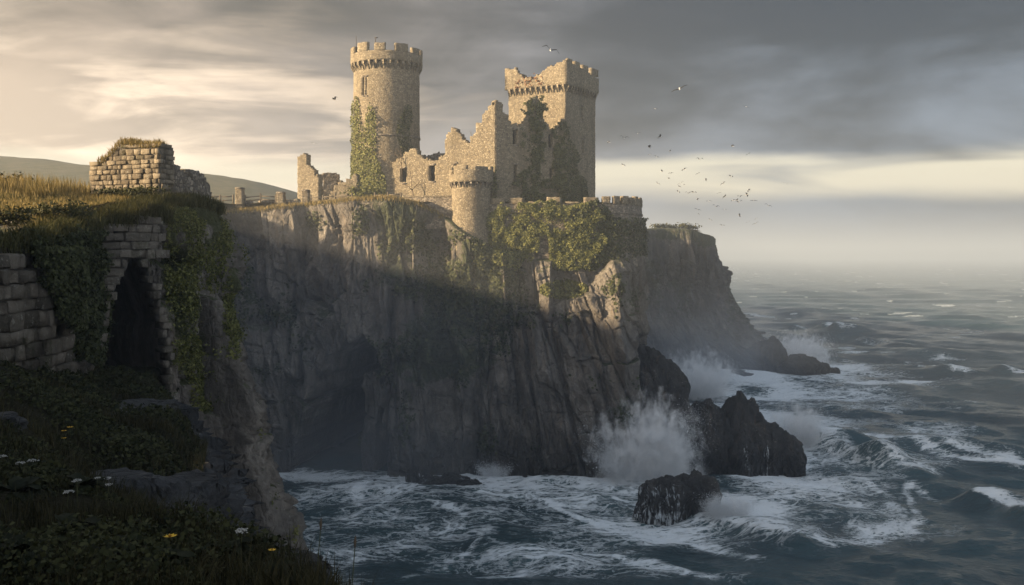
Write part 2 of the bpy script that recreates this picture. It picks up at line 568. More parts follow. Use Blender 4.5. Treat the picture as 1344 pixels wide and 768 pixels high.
M['grass'] = grass_mat('cliff top turf', (0.085, 0.085, 0.022), (0.22, 0.165, 0.060), (0.09, 0.07, 0.035))
M['grass_dark'] = grass_mat('rough ledge turf', (0.010, 0.012, 0.005), (0.022, 0.020, 0.009), (0.012, 0.010, 0.007))  # much darker than the cliff-top turf: the ledge's shade is in the colour
M['hill'] = grass_mat('hill moor', (0.075, 0.075, 0.035), (0.12, 0.10, 0.055), (0.07, 0.06, 0.04))
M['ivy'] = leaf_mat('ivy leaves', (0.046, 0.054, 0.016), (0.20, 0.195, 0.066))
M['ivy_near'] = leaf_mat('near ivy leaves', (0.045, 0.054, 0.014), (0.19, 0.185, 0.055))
M['ivy_mid'] = leaf_mat('shade-toned wall ivy leaves', (0.030, 0.036, 0.014), (0.125, 0.125, 0.050))  # darker copy of the ivy, wall shade put into its colour
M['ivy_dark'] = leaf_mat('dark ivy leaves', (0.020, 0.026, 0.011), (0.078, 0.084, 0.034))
M['ivy_red'] = leaf_mat('reddening creeper', (0.09, 0.036, 0.018), (0.20, 0.10, 0.045))
M['blade'] = leaf_mat('green grass blades', (0.030, 0.034, 0.010), (0.085, 0.078, 0.028), 0.7, 0.2)
M['blade_dark'] = leaf_mat('shade-darkened ledge blades', (0.012, 0.014, 0.006), (0.052, 0.045, 0.019), 0.7, 0.12)  # blades toned down so the colour itself carries the ledge shade
M['blade_dry'] = leaf_mat('dry grass blades', (0.12, 0.095, 0.03), (0.36, 0.27, 0.11), 0.7, 0.25)
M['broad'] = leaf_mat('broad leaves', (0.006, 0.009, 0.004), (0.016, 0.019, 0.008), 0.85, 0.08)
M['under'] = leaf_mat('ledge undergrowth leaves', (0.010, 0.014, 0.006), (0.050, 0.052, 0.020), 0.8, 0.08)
M['bush'] = leaf_mat('bush leaves', (0.022, 0.026, 0.010), (0.085, 0.080, 0.028))
M['wood'] = plain_mat('grey fence wood', (0.11, 0.09, 0.065), 0.85, 0.35, 5)
M['twig'] = plain_mat('bare twigs', (0.10, 0.075, 0.05), 0.9)
M['iron'] = plain_mat('rusted iron', (0.06, 0.05, 0.045), 0.7)
M['white_bird'] = plain_mat('white plumage', (0.50, 0.50, 0.49), 0.7, 0.08)
M['grey_bird'] = plain_mat('slate grey wing plumage', (0.020, 0.020, 0.022), 0.8, 0.15)
M['petal_white'] = plain_mat('white florets', (0.42, 0.41, 0.38), 0.8, 0.2, 30)
M['petal_yellow'] = plain_mat('yellow petals', (0.62, 0.36, 0.015), 0.6, 0.15, 30)
M['petal_eye'] = plain_mat('flower centre', (0.30, 0.14, 0.01), 0.8)
M['stem'] = plain_mat('flower stem', (0.05, 0.055, 0.02), 0.8)


# ------------------------------------------------------------------ rock sheets following a coast line
def resample(keys, seg_n):
    keys = np.asarray(keys, float)
    out = []
    for i, n in enumerate(seg_n):
        t = np.arange(n) / n
        out.append(keys[i] * (1 - t)[:, None] + keys[i + 1] * t[:, None])
    out.append(keys[-1:])
    return np.concatenate(out)


def smooth_rows(a, k):
    pad = np.concatenate([np.repeat(a[:1], k, 0), a, np.repeat(a[-1:], k, 0)])
    ker = np.hanning(2 * k + 3)[1:-1]
    ker /= ker.sum()
    return np.stack([np.convolve(pad[:, c], ker, 'valid') for c in range(a.shape[1])], 1)


def cliff_sheet(name, top, bot, seg_n, nv, disp, mat, expo=1.2, lip=(), sm=10, moss=None, vpow=1.0):
    T = smooth_rows(resample(top, seg_n), sm)
    B = smooth_rows(resample(bot, seg_n), sm)
    mid = (T + B) / 2
    tan = np.gradient(mid[:, :2], axis=0)
    tan /= np.linalg.norm(tan, axis=1)[:, None] + 1e-9
    nrm = np.stack([tan[:, 1], -tan[:, 0]], 1)
    S = np.concatenate([[0], np.cumsum(np.linalg.norm(np.diff(mid[:, :2], axis=0), axis=1))])
    v = np.linspace(0, 1, nv) ** vpow         # 0 = top
    k = v ** expo
    P = np.zeros((len(T), nv, 3))
    P[:, :, 0] = T[:, None, 0] + (B - T)[:, None, 0] * k
    P[:, :, 1] = T[:, None, 1] + (B - T)[:, None, 1] * k
    P[:, :, 2] = T[:, None, 2] + (B - T)[:, None, 2] * v
    SS = np.broadcast_to(S[:, None], P.shape[:2])
    D, DZ = disp(SS, P[:, :, 0], P[:, :, 1], P[:, :, 2], np.broadcast_to(v, P.shape[:2]))
    P[:, :, 0] += nrm[:, None, 0] * D
    P[:, :, 1] += nrm[:, None, 1] * D
    P[:, :, 2] += DZ
    for (ins, up) in lip:                      # turf lip running back from the edge
        L = P[:, :1].copy()
        base = P[:, 0]
        L[:, 0, 0] = base[:, 0] - nrm[:, 0] * ins
        L[:, 0, 1] = base[:, 1] - nrm[:, 1] * ins
        L[:, 0, 2] = T[:, 2] + up + 0.12 * fbm(L[:, 0, 0] * .8, L[:, 0, 1] * .8, 0, 3, 4)
        P0 = P
        P = np.concatenate([L, P0], 1)
        # keep "base" the true edge for later lips
        if ins == lip[0][0]:
            edge0 = base
    ms = np.zeros(P.shape[:2]) if moss is None else moss(P)
    nu, nvv = P.shape[:2]
    q = grid_quads(nu, nvv)
    o = link(name, mesh_np(name, P, q, None, mat, False, {'moss': ms}))
    tag(o, kind='structure')
    return o, P, nrm


def rock_disp(S, Z, seed, big=1.5, mid=0.8, small=0.30, fine=0.16, lean=0.12):
    """vertical jointing cut by dipping beds"""
    wob = 0.55 * fbm(S * .15, Z * .12, 0, 3, seed + 1)
    s = S + lean * Z + wob
    z = Z + 0.25 * S + 0.5 * wob
    f1, e1 = facet2(s / 5.2, z / 15.0, seed, 0.9)
    f2, e2 = facet2(s / 2.3 + 9, z / 6.5, seed + 11, 1.0)
    f3, e3 = facet2(s / 0.95 + 5, z / 2.2, seed + 23, 1.0)
    f4, e4 = facet2(s / 0.42, z / 0.8, seed + 37, 1.0)
    D = big * f1 * 1.6 + mid * f2 * 1.6 + small * f3 * 1.6 + fine * f4 * 1.2
    D -= 0.9 * np.exp(-(e1 / 0.04) ** 2) + 0.5 * np.exp(-(e2 / 0.055) ** 2) + 0.16 * np.exp(-(e3 / 0.08) ** 2)
    D += 0.22 * fbm(S * .4, Z * .25, 2, 5, seed + 3, 0.55)
    return D


def fracture(x, y, seed, q=0.55, gr=0.9):
    """shallow scoops meeting in sharp arrises, like broken rock"""
    ix, iy = np.floor(x), np.floor(y)
    best = np.full(x.shape, -1e9)
    for i in (-1, 0, 1):
        for j in (-1, 0, 1):
            cx_, cy_ = ix + i, iy + j
            o = np.zeros_like(cx_)
            ddx = x - (cx_ + 0.1 + 0.8 * rnd(cx_, cy_, o, seed))
            ddy = y - (cy_ + 0.1 + 0.8 * rnd(cx_, cy_, o + 1, seed))
            h = 0.9 * rnd(cx_, cy_, o + 5, seed)
            gx_ = gr * (rnd(cx_, cy_, o + 6, seed) - .5) * 2
            gy_ = gr * 0.6 * (rnd(cx_, cy_, o + 7, seed) - .5) * 2
            best = np.maximum(best, h + gx_ * ddx + gy_ * ddy - q * (ddx ** 2 + ddy ** 2))
    return 0.45 - best


def slab_disp(S, X, Z, seed):
    """tall flat slabs parted by long upright cracks; they lean on the seaward buttress"""
    wob = 0.35 * fbm(S * .12, Z * .06, 0, 3, seed + 1)
    but = sstep(X, 0, 3)
    s = S + (0.04 + 0.16 * but) * Z + wob
    z = Z + 0.18 * S + 0.4 * wob
    f1, e1 = facet2(s / 4.3, z / 34.0, seed, 0.6)
    f2, e2 = facet2(s / 2.0 + 9, z / 10.0, seed + 11, 0.6)
    f4, e4 = facet2(s / 0.45, z / 1.1, seed + 37, 1.0)
    D = (2.0 * f1 + 1.9 * fracture(s / 4.6 + 3, z / 9.5, seed + 2)) * (1 - 0.45 * but) + 1.15 * fracture(s / 1.7, z / 3.2, seed + 5) + 0.95 * f2
    D += 0.55 * fracture(s / 0.75, z / 1.35, seed + 8) + 0.16 * f4
    D -= 0.9 * np.exp(-(e1 / 0.03) ** 2) + 0.45 * np.exp(-(e2 / 0.045) ** 2)
    bz = Z + 0.20 * S * (1 - 1.6 * but) + 0.9 * fbm(S * .2, Z * .1, 4, 3, seed + 6)
    for per, dep, wd_ in ((6.1, 0.55, 0.16), (2.7, 0.28, 0.10)):        # bedding joints, open here and there
        fz_ = np.abs(bz / per - np.round(bz / per)) * per
        D -= dep * np.exp(-(fz_ / wd_) ** 2) * sstep(vnoise(S * .35 / per * 3, np.round(bz / per) * 3.3, 0, seed + 7), -0.15, 0.3)
    return D + 0.10 * fbm(S * .8, Z * .6, 2, 4, seed + 3, 0.55)


# ---- castle headland ------------------------------------------------
top = [(-26, 62, 31.2), (-41, 98, 33.4), (-46, 122, 34.8),  # hidden cove keys raised so their shadow covers more of the cliff
       (ax(290, 134), 134, 33.7), (ax(350, 134.5), 134.5, 34.2), (ax(400, 134), 134, 34.7), (ax(458, 130.0), 130.0, 35.1), (ax(505, 128.2), 128.2, 35.3), (ax(545, 128.6), 128.6, 34.6),
       (ax(572, 131.3), 131.3, 33.6), (ax(594, 128.2), 128.2, 31.6), (ax(622, 127.2), 127.2, 30.0), (ax(650, 127.8), 127.8, 28.6), (ax(700, 129.6), 129.6, 28.4), (ax(765, 129.4), 129.4, 28.2), (ax(818, 130), 130, 28.2),
       (ax(842, 133.5), 133.5, 28.2), (ax(845, 141), 141, 28.5), (18.3, 160, 33.0), (19.5, 195, 33.5), (21, 224, 33.5)]
bot = [(-19, 64, -3), (-36, 98, -3), (-41, 119, -3),
       (ax(318, 128), 128, -3), (ax(360, 128), 128, -3), (ax(405, 127), 127, -3), (ax(460, 126), 126, -3), (ax(505, 125.5), 125.5, -3), (ax(545, 125.6), 125.6, -3),
       (ax(585, 126), 126, -3), (ax(605, 125.6), 125.6, -3), (ax(632, 125.4), 125.4, -3), (ax(660, 125.2), 125.2, -3), (ax(712, 124.5), 124.5, -3), (ax(785, 122.5), 122.5, -3), (ax(838, 124), 124, -3),
       (ax(858, 129), 129, -3), (ax(862, 139), 139, -3), (19.5, 160, -3), (21, 195, -3), (23, 220, -3)]
seg = [30, 30, 50, 60, 55, 62, 62, 50, 30, 26, 32, 32, 50, 70, 62, 45, 55, 60, 50, 35]


def castle_disp(S, X, Y, Z, v):
    D = slab_disp(S, X, Z, 31)
    fr = sstep(Y, 121, 124) * sstep(Y, 141, 136)
    # sea cave
    xl = np.interp(Z, [-3, 0.5, 9, 15, 17.5], [-29.6, -29.0, -27.3, -23.6, -19.8])
    xr = np.interp(Z, [-3, 0, 13, 16, 17.5], [-16.8, -17.0, -17.4, -18.6, -19.6])
    nz_ = 0.5 * fbm(X * .5, Z * .5, 1, 3, 8)
    inside = sstep(np.minimum(X - xl, xr - X) + nz_, -0.05, 0.30) * sstep(Z, 17.8, 17.2)
    depth = 42.0 * inside
    pil = sstep(X, -22.0, -21.4) * sstep(X, -17.6, -18.6) * sstep(Z + nz_, 14.5, 12.5)
    depth = depth * (1 - 0.93 * pil)
    D -= depth * fr
    # dark gully right of the cave
    gx = -16.0 + 0.06 * (Z - 15)
    D -= 2.6 * np.exp(-((X - gx + nz_) / 0.75) ** 2) * sstep(Z, 25, 20) * fr
    gx2 = -24.3 - 0.05 * (Z - 20)
    D -= 1.0 * np.exp(-((X - gx2 + .5 * nz_) / 0.35) ** 2) * sstep(Z, 33, 30) * sstep(Z, 14, 18) * fr
    gx3 = -29.5 + 0.10 * (Z - 20)
    D -= 1.0 * np.exp(-((X - gx3 + .5 * nz_) / 0.3) ** 2) * sstep(Z, 13, 16) * fr
    D -= 1.6 * np.exp(-((X + 4.0 - 0.1 * (Z - 15) + nz_) / 1.1) ** 2) * sstep(Z, 24, 18) * fr
    # slabs under the bastion: two blocks and the ledge between them
    Xr = 12.7 + 0.05 * np.maximum(25 - Z, 0)
    b1 = (0.2 + 2.6 * np.clip((X - 1.4) / 3.7, 0, 1)) * (X > 1.4) * sstep(X, 5.35, 5.15) * sstep(Z, 27.7, 27.3)
    b2 = (0.4 + 3.4 * np.clip((X - 9.7) / 3.0, 0, 1)) * (X > 9.7) * (X <= Xr) * sstep(Z - 1.0 * (X - 9.9), 24.4, 24.0)
    led = 2.1 * sstep(X, 0.4, 1.6) * (X <= Xr) * sstep(Z - 0.28 * (X - 2), 21.2, 20.7) + 0.5 * sstep(Z - 0.28 * (X - 2), 13.2, 12.8) * sstep(X, 0.6, 1.6) * (X <= Xr)
    rt_ = np.maximum(0, 3.6 - 1.25 * (X - Xr)) * (X > Xr) * sstep(Z, 27.6, 27.0)
    sl = np.maximum(np.maximum(b1, b2), np.maximum(led, rt_))
    D += sl * fr
    D -= 0.8 * np.exp(-((X - 3.1 + .08 * (Z - 24)) / 0.16) ** 2) * sstep(Z, 20.5, 22) * fr
    D -= 1.0 * np.exp(-((X - 8.4 - 0.30 * (20 - Z)) / 0.35) ** 2) * sstep(Z, 21, 19) * fr
    D -= 0.8 * np.exp(-((X - 5.0 - 0.22 * (20 - Z)) / 0.25) ** 2) * sstep(Z, 20, 18) * fr
    # calmer right at the top where the masonry sits
    calm = sstep(v, 0.0, 0.10)
    D = D * (0.25 + 0.75 * calm)
    DZ = 0.25 * fbm(S * .5, Z * .5, 7, 3, 77) * sstep(v, 0, 0.05)
    return D, DZ


def castle_moss(P):
    X, Y, Z = P[..., 0], P[..., 1], P[..., 2]
    n = fbm(X * .25, Z * .22, 3, 4, 55)
    m = 0.75 * np.exp(-((X + 7 + 0.3 * (22 - Z)) / 7) ** 2) * sstep(Z, 6, 14)
    m += 0.35 * sstep(Z, 31.5, 34.0) * sstep(X, -12, -14)
    m += 0.5 * np.exp(-((X + 15) / 3.5) ** 2) * sstep(Z, 22, 27)
    m += 0.35 * np.exp(-((X - 16) / 2.5) ** 2) * sstep(Z, 12, 20)
    return np.clip(m + 0.3 * n, 0, 1)


castle_cliff, CP, CN = cliff_sheet('cliff', top, bot, seg, 330, castle_disp, M['rock'], 1.25, [(0.5, 0.12), (1.6, 0.25), (3.2, -0.4)], 9, castle_moss)

# ---- near headland ---------------------------------------------------
ntop = [(-44, 14, 32.0), (-24, 20, 29.6), (ax(0, 24), 24, 28.1), (ax(45, 26), 26, 28.4), (ax(132, 37.2), 37.2, 29.3), (ax(200, 40), 40, 30.1), (ax(262, 43.5), 43.5, 30.35),
        (ax(288, 47), 47, 30.1), (-16.5, 53, 30.6), (-26, 63, 31.2)]
nbot = [(-43.5, 12, -3), (-23.5, 18.5, -3), (-12.0, 22.5, -3), (-12.2, 25, -3), (ax(140, 36.3), 36.3, -3), (-9.5, 38.2, -3), (-5.5, 41.5, -3),
        (-6.2, 46.5, -3), (-9.0, 54.5, -3), (-19, 65, -3)]
nseg = [30, 30, 40, 110, 130, 90, 70, 60, 40]


def arch_mask(X, Y, Z):
    px = 672 + X / Y * F
    py = HY - (Z - CAMZ) / Y * F
    l = np.interp(py, [338, 345, 375, 430, 480, 560], [180, 171, 155, 139, 135, 132])
    r = np.interp(py, [338, 345, 380, 440, 490, 560], [180, 186, 200, 215, 221, 224])
    return sstep(np.minimum(px - l, r - px), -2.0, 2.5)


def near_disp(S, X, Y, Z, v):
    D = rock_disp(S * 1.5, Z * 1.5, 91, 0.75, 0.60, 0.30, 0.16, 0.05)
    D += 0.16 * facet2(S / 0.16, Z / 0.45, 17, 1.0)[0]
    a = arch_mask(X, Y, Z) * sstep(Y, 31, 33)
    wallz = sstep(X, -13.9, -13.6) * 0
    flat = sstep(Y, 33, 35) * sstep(Y, 40.5, 39) * sstep(v, 0.30, 0.12)
    D = D * (1 - 0.85 * np.maximum(flat, a)) - 16.0 * a
    calm = sstep(v, 0.0, 0.06)
    return D * (0.2 + 0.8 * calm), 0.15 * fbm(S * .8, Z * .8, 7, 3, 78) * calm


def near_moss(P):
    X, Y, Z = P[..., 0], P[..., 1], P[..., 2]
    px = 672 + X / Y * F
    py = HY - (Z - CAMZ) / Y * F
    m = 0.8 * np.exp(-((px - 240) / 30) ** 2) * sstep(py, 540, 470)
    m += 0.75 * np.exp(-((px - 300 - 0.15 * (py - 350)) / 14) ** 2) * sstep(py, 470, 430)
    m += 0.7 * sstep(py, 300, 275)
    n = fbm(X * 1.1, Z * .9, Y * .5, 4, 51)
    return np.clip(m + 0.35 * n, 0, 1)


near_cliff, NP, NN = cliff_sheet('cliff', ntop, nbot, nseg, 420, near_disp, M['rock_near'], 1.15, [(0.35, 0.08), (1.2, 0.12), (2.4, -0.4)], 6, near_moss, 1.25)

# ---- far headland ----------------------------------------------------
yf = 244.0
ftop = [(18, 232, 33.0), (28, 238, 33.6), (ax(870, yf), yf, 34.4), (ax(905, yf), yf, 34.2), (ax(930, yf + 2), yf + 2, 33.0), (ax(937, yf + 10), yf + 10, 32.6), (ax(938, 300), 300, 32), (40, 360, 34)]
fbot = [(19, 226, -3), (30, 231, -3), (ax(900, 232), 232, -3), (ax(960, 231), 231, -3), (ax(1040, 234), 234, -3), (ax(1068, 246), 246, -3), (ax(1040, 310), 310, -3), (70, 365, -3)]
fseg = [25, 40, 60, 60, 50, 40, 30]


def far_disp(S, X, Y, Z, v):
    D = rock_disp(S, Z, 131, 2.0, 1.5, 0.6, 0.3, 0.2) + 1.2 * fbm(S * .12, Z * .12, 3, 3, 12)
    return D * (0.12 + 0.88 * sstep(v, 0.02, 0.35)), 0.6 * fbm(S * .3, Z * .3, 7, 3, 79) * sstep(v, 0, .05)


def far_moss(P):
    n = fbm(P[..., 0] * .12, P[..., 2] * .12, 3, 4, 57)
    return np.clip(0.8 * sstep(P[..., 2], 29, 33) + 0.25 + 0.5 * n, 0, 1) * sstep(P[..., 2], 4, 10)


far_cliff, FP, FN = cliff_sheet('cliff', ftop, fbot, fseg, 170, far_disp, M['rock_far'], 3.1, [(0.8, 0.2), (3, 0.4), (6, -0.5)], 6, far_moss)


# ------------------------------------------------------------------ cliff-top land
def land_z(x, y):
    z = np.interp(y, [10, 24, 41, 60, 90, 122, 133, 150, 400], [26.2, 28.0, 30.3, 31.0, 32.9, 34.9, 35.0, 35.3, 36.5])
    rise = np.clip((-x - 15.5) * 0.07, 0, 1.2) + np.clip((-x - 40) * 0.03, 0, 3)  # last term lifts unseen land far left to cast shadows
    z = z + rise * sstep(y, 120, 70)
    far = sstep(y, 200, 240) * sstep(x, 10, 30)
    z = z * (1 - far) + 34.4 * far
    return z + 0.10 * fbm(x * .35, y * .35, 0, 4, 21) + 0.06 * fbm(x * 1.6, y * 1.6, 0, 3, 22)


def in_poly(x, y, poly):
    ins = np.zeros(x.shape, bool)
    n = len(poly)
    for i in range(n):
        x0, y0 = poly[i]
        x1, y1 = poly[(i + 1) % n]
        c = ((y0 > y) != (y1 > y)) & (x < (x1 - x0) * (y - y0) / (y1 - y0 + 1e-12) + x0)
        ins ^= c
    return ins


poly = [(-400, 8), (-60, 10), (-44, 15.2), (-24.6, 21.2), (ax(0, 24) - .3, 25.0), (ax(45, 26) - .8, 27), (ax(132, 37.2) - .8, 37.9), (ax(200, 40) - .6, 40.9), (ax(262, 43.5) - .8, 44.3),
        (ax(288, 47) - 1.2, 47.2), (-17.6, 53), (-27, 63), (-42.3, 98), (-47.2, 123), (ax(290, 134), 135.4), (ax(350, 135.5), 135.8), (ax(400, 134), 135.2), (ax(458, 130.0), 131.0), (ax(505, 128.2), 129.4), (ax(545, 128.6), 129.8),
        (ax(575, 131.5), 132.4), (ax(600, 131.5), 131.6), (ax(700, 130.8), 130.6), (ax(765, 130.6), 130.4), (ax(812, 131), 131), (ax(836, 134), 134), (ax(838, 141), 141), (17, 160), (18.3, 195), (18, 233), (28, 240),
        (ax(870, yf), yf + 1.5), (ax(898, yf), yf + 2.5), (ax(914, yf + 5), yf + 6), (ax(917, yf + 13), yf + 13), (ax(920, 300), 300), (38, 360), (10, 500), (-400, 500)]
gx = np.concatenate([np.linspace(-400, -80, 60), np.linspace(-79.4, -32, 80), np.arange(-31.7, 24, 0.3), np.linspace(24.5, 60, 60)])
gy = np.concatenate([np.linspace(8, 20, 20), np.arange(20.3, 56, 0.3), np.arange(56.8, 128, 1.2), np.arange(128.4, 150, 0.35), np.linspace(151, 260, 110), np.linspace(264, 500, 40)])
GX, GY = np.meshgrid(gx, gy, indexing='ij')
GZ = land_z(GX, GY)
cxm = (GX[:-1, :-1] + GX[1:, 1:]) / 2
cym = (GY[:-1, :-1] + GY[1:, 1:]) / 2
msk = in_poly(cxm, cym, poly)
q = grid_quads(len(gx), len(gy), msk)
used = np.unique(q)
remap = -np.ones(GX.size, int)
remap[used] = np.arange(len(used))
VV = np.stack([GX, GY, GZ], -1).reshape(-1, 3)[used]
land = link('ground', mesh_np('ground', VV, remap[q], None, M['grass'], True))
tag(land, kind='structure')

# distant hill behind the left headland
hp = np.array([[-300, 196], [-100, 200], [0, 208], [60, 212], [120, 216], [210, 222], [300, 232], [350, 241], [390, 252], [430, 272], [500, 300], [640, 345]])
yh = 420.0
nu_, nv_ = 240, 50
pxs = np.linspace(-300, 640, nu_)
hz = az(np.interp(pxs, hp[:, 0], hp[:, 1]), yh)
hx = ax(pxs, yh)
tt = np.linspace(0, 1, nv_)
Ph = np.zeros((nu_, nv_, 3))
Ph[..., 0] = hx[:, None] * (0.8 + 0.2 * tt)
Ph[..., 1] = 250 + (yh - 250) * tt
Ph[..., 2] = 34 + (hz[:, None] - 34) * (0.15 * tt + 0.85 * np.sin(tt * np.pi / 2) ** 1.5) + 0.8 * fbm(Ph[..., 0] * .03, Ph[..., 1] * .03, 0, 4, 5) * tt
back = Ph[:, -1:].copy()
back[..., 1] += 60
back[..., 2] = 20
Ph = np.concatenate([Ph, back], 1)
tag(link('hill', mesh_np('hill', Ph, grid_quads(nu_, nv_ + 1), None, M['hill'], True)), kind='structure')


# ------------------------------------------------------------------ foreground ledge
def fedge(y):
    return np.interp(y, [-4, 0, 5, 6, 7.6, 8.6, 10, 15, 20, 26, 33, 39], [3.2, 2.4, 0.2, -0.55, -1.25, -2.3, -3.1, -5.0, -6.4, -8.1, -11.4, -13.6])


def fore_z(x, y):
    z = np.interp(y, [-4, 0, 6, 8, 10, 13, 17, 18.5, 22, 30, 40], [26.4, 26.3, 26.05, 25.75, 25.4, 24.6, 23.7, 24.2, 24.15, 23.8, 23.4])
    yy = np.maximum(y, 2.0)
    k = -x / yy
    z = z + 1.7 * sstep(k, 0.36, 0.56) * sstep(y, 8, 16) * sstep(y, 37, 30)
    z = z + np.clip((-x - 0.56 * yy - 1.5) * 0.62, 0, 7.5) * sstep(y, 30, 20)  # unseen bank left of frame, added to keep the sun off the ledge
    z = z + 0.10 * fbm(x * .7, y * .7, 0, 4, 61) + 0.05 * fbm(x * 2.6, y * 2.6, 0, 3, 62)
    d = fedge(y) - x
    return z - 0.9 * sstep(d, 0.9, 0.0) ** 2


fy = np.concatenate([np.linspace(-4, 4, 24), np.arange(4.1, 14, 0.08), np.arange(14.1, 41, 0.16)])
fu = np.concatenate([np.linspace(0, 0.5, 130), np.linspace(0.506, 1, 70)])
FX = np.zeros((len(fu), len(fy)))
FY = np.broadcast_to(fy, FX.shape)
FX = fedge(FY) + 0.18 * fbm(FY * 1.3, FY * 0, 0, 4, 3) - fu[:, None] * (38)* (0.35 + 0.65 * fu[:, None])
FZ = fore_z(FX, FY)
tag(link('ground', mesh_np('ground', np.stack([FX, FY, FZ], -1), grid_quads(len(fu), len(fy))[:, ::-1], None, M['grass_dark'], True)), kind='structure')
# rock face dropping from the ledge to the water
ty = np.array([-4, 0, 5, 7.4, 8.6, 10, 15, 20, 26, 33, 39.0])
et = np.stack([fedge(ty) - 0.1, ty, fore_z(fedge(ty), ty) + 0.05], 1)[::-1]
eb = et.copy()
eb[:, 2] = -3
eb[:, 0] += np.array([2.0, 1.5, 0.5, 0, -0.3, -0.2, -0.2, 0, 0, 0, 0])
et[:, 0] += 0.0


def edge_disp(S, X, Y, Z, v):
    D = rock_disp(S * 1.2, Z * 2.0, 171, 0.40, 0.22, 0.10, 0.05, 0.05) - 0.25
    return D * (0.25 + 0.75 * sstep(v, 0, 0.02)), 0 * D


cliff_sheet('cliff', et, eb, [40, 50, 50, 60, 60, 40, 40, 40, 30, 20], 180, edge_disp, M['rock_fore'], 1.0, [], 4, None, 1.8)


# ------------------------------------------------------------------ angular rocks
def ico(sub):
    import bmesh
    bm = bmesh.new()
    bmesh.ops.create_icosphere(bm, subdivisions=sub, radius=1)
    V = np.array([v.co[:] for v in bm.verts])
    T = np.array([[v.index for v in f.verts] for f in bm.faces])
    bm.free()
    return V, T


ICO = {s: ico(s) for s in (2, 4, 5, 6)}


def rock_geo(c, size, seed, sub=5, nplanes=38, rough=0.11, flat=None, rz=0.0):
    V, T = ICO[sub]
    rs = np.random.RandomState(seed)
    N = rs.normal(size=(nplanes, 3))
    N /= np.linalg.norm(N, axis=1)[:, None]
    d = rs.uniform(0.80, 1.0, nplanes)
    dots = V @ N.T
    r = np.where(dots > 0.12, d / np.maximum(dots, 0.12), 9.0)
    r = -np.log(np.exp(-14 * r).sum(1)) / 14
    r = np.clip(r, 0.3, 1.12)
    P = V * r[:, None]
    n = fbm(P[:, 0] * 2.2, P[:, 1] * 2.2, P[:, 2] * 2.2, 5, seed)
    f1, e1 = facet2(P[:, 0] * 3.0 + P[:, 2], P[:, 1] * 3.0 + 1.7 * P[:, 2], seed + 3, 1.0)
    f2, e2 = facet2(P[:, 0] * 7.0 + P[:, 2] * 2, P[:, 1] * 7.0 + 4.0 * P[:, 2], seed + 9, 1.0)
    P = P * (1 + rough * n + 1.1 * rough * f1 + 0.55 * rough * f2 - 0.6 * rough * np.exp(-(e1 / .06) ** 2))[:, None]
    P = P * np.asarray(size)
    cz, sn = math.cos(rz), math.sin(rz)
    P = np.stack([P[:, 0] * cz - P[:, 1] * sn, P[:, 0] * sn + P[:, 1] * cz, P[:, 2]], 1)
    return P + np.asarray(c), T


def sea_rock(label, lumps, name='sea_rock', mat='rock_sea', foamf=None, cat='rock', group=None):
    mb = MB()
    for i, (c, s, seed, sub) in enumerate(lumps):
        V, T = rock_geo(c, s, seed, sub, rz=seed * 0.7)
        mb.add(V, None, T)
    V, _, T = mb.arrays()
    fo = np.zeros(len(V)) if foamf is None else foamf(V)
    o = solo(name, V, None, T, M[mat], False, {'foam': fo, 'moss': np.zeros(len(V))}, (V[:, 0].mean(), V[:, 1].mean(), 0))
    return tag(o, label, cat, group)


def wp(px, py):
    Y = CAMZ * F / (py - HY)
    return ax(px, Y), Y


# ------------------------------------------------------------------ the sea
def pdist(X, Y, pts):
    """distance to a polyline, side (+ = nearer the camera) and position along it"""
    best = np.full(X.shape, 1e9)
    side = np.zeros(X.shape)
    along = np.zeros(X.shape)
    n = len(pts) - 1
    for i in range(n):
        x0, y0 = pts[i]
        x1, y1 = pts[i + 1]
        L2 = (x1 - x0) ** 2 + (y1 - y0) ** 2
        t = np.clip(((X - x0) * (x1 - x0) + (Y - y0) * (y1 - y0)) / L2, 0, 1)
        qx, qy = X - (x0 + t * (x1 - x0)), Y - (y0 + t * (y1 - y0))
        d = np.hypot(qx, qy)
        s = (x1 - x0) * qy - (y1 - y0) * qx
        c = d < best
        best = np.where(c, d, best)
        side = np.where(c, -s, side)
        along = np.where(c, (i + t) / n, along)
    return best, side, along


pyr = np.concatenate([np.linspace(1500, 800, 90)[:-1], np.linspace(800, 352, 620)[:-1], np.linspace(352, 339.4, 60)])
Yr = CAMZ * F / (pyr - HY)
pxc = np.concatenate([np.linspace(-1200, 330, 70)[:-1], np.linspace(330, 1380, 760)[:-1], np.linspace(1380, 2600, 70)])
SX = (pxc[:, None] - 672) / F * Yr[None, :]
SY = np.broadcast_to(Yr[None, :], SX.shape)
cellY = np.gradient(Yr)[None, :] * np.ones_like(SX)
Hs = np.zeros_like(SX)
DX = np.zeros_like(SX)
DY = np.zeros_like(SX)
rs = np.random.RandomState(3)
warpx = SX + 6 * fbm(SX * .018, SY * .018, 0, 3, 71)
warpy = SY + 6 * fbm(SX * .018, SY * .018, 5, 3, 72)
for i in range(30):
    lam = 3.0 * (22.0 ** (i / 29.0))
    a = math.radians(rs.normal(250, 26))       # heading
    kx, ky = math.cos(a), math.sin(a)
    amp = 0.0072 * lam * rs.uniform(0.6, 1.3) * (1.0 if lam < 18 else 0.7)
    k = 2 * math.pi / lam
    fade = np.clip(1.6 - 2.5 * np.abs(cellY) / lam, 0, 1)
    ph = k * (warpx * kx + warpy * ky) + rs.uniform(0, 6.28)
    Hs += amp * np.cos(ph) * fade
    DX -= 0.6 * amp * kx * np.sin(ph) * fade
    DY -= 0.6 * amp * ky * np.sin(ph) * fade
fd = np.clip(1.4 - np.abs(cellY) / 1.6, 0, 1)
Hs += 0.17 * (1 - np.abs(fbm(SX * .16, SY * .16, 1, 4, 73))) * fd - 0.10 * fd
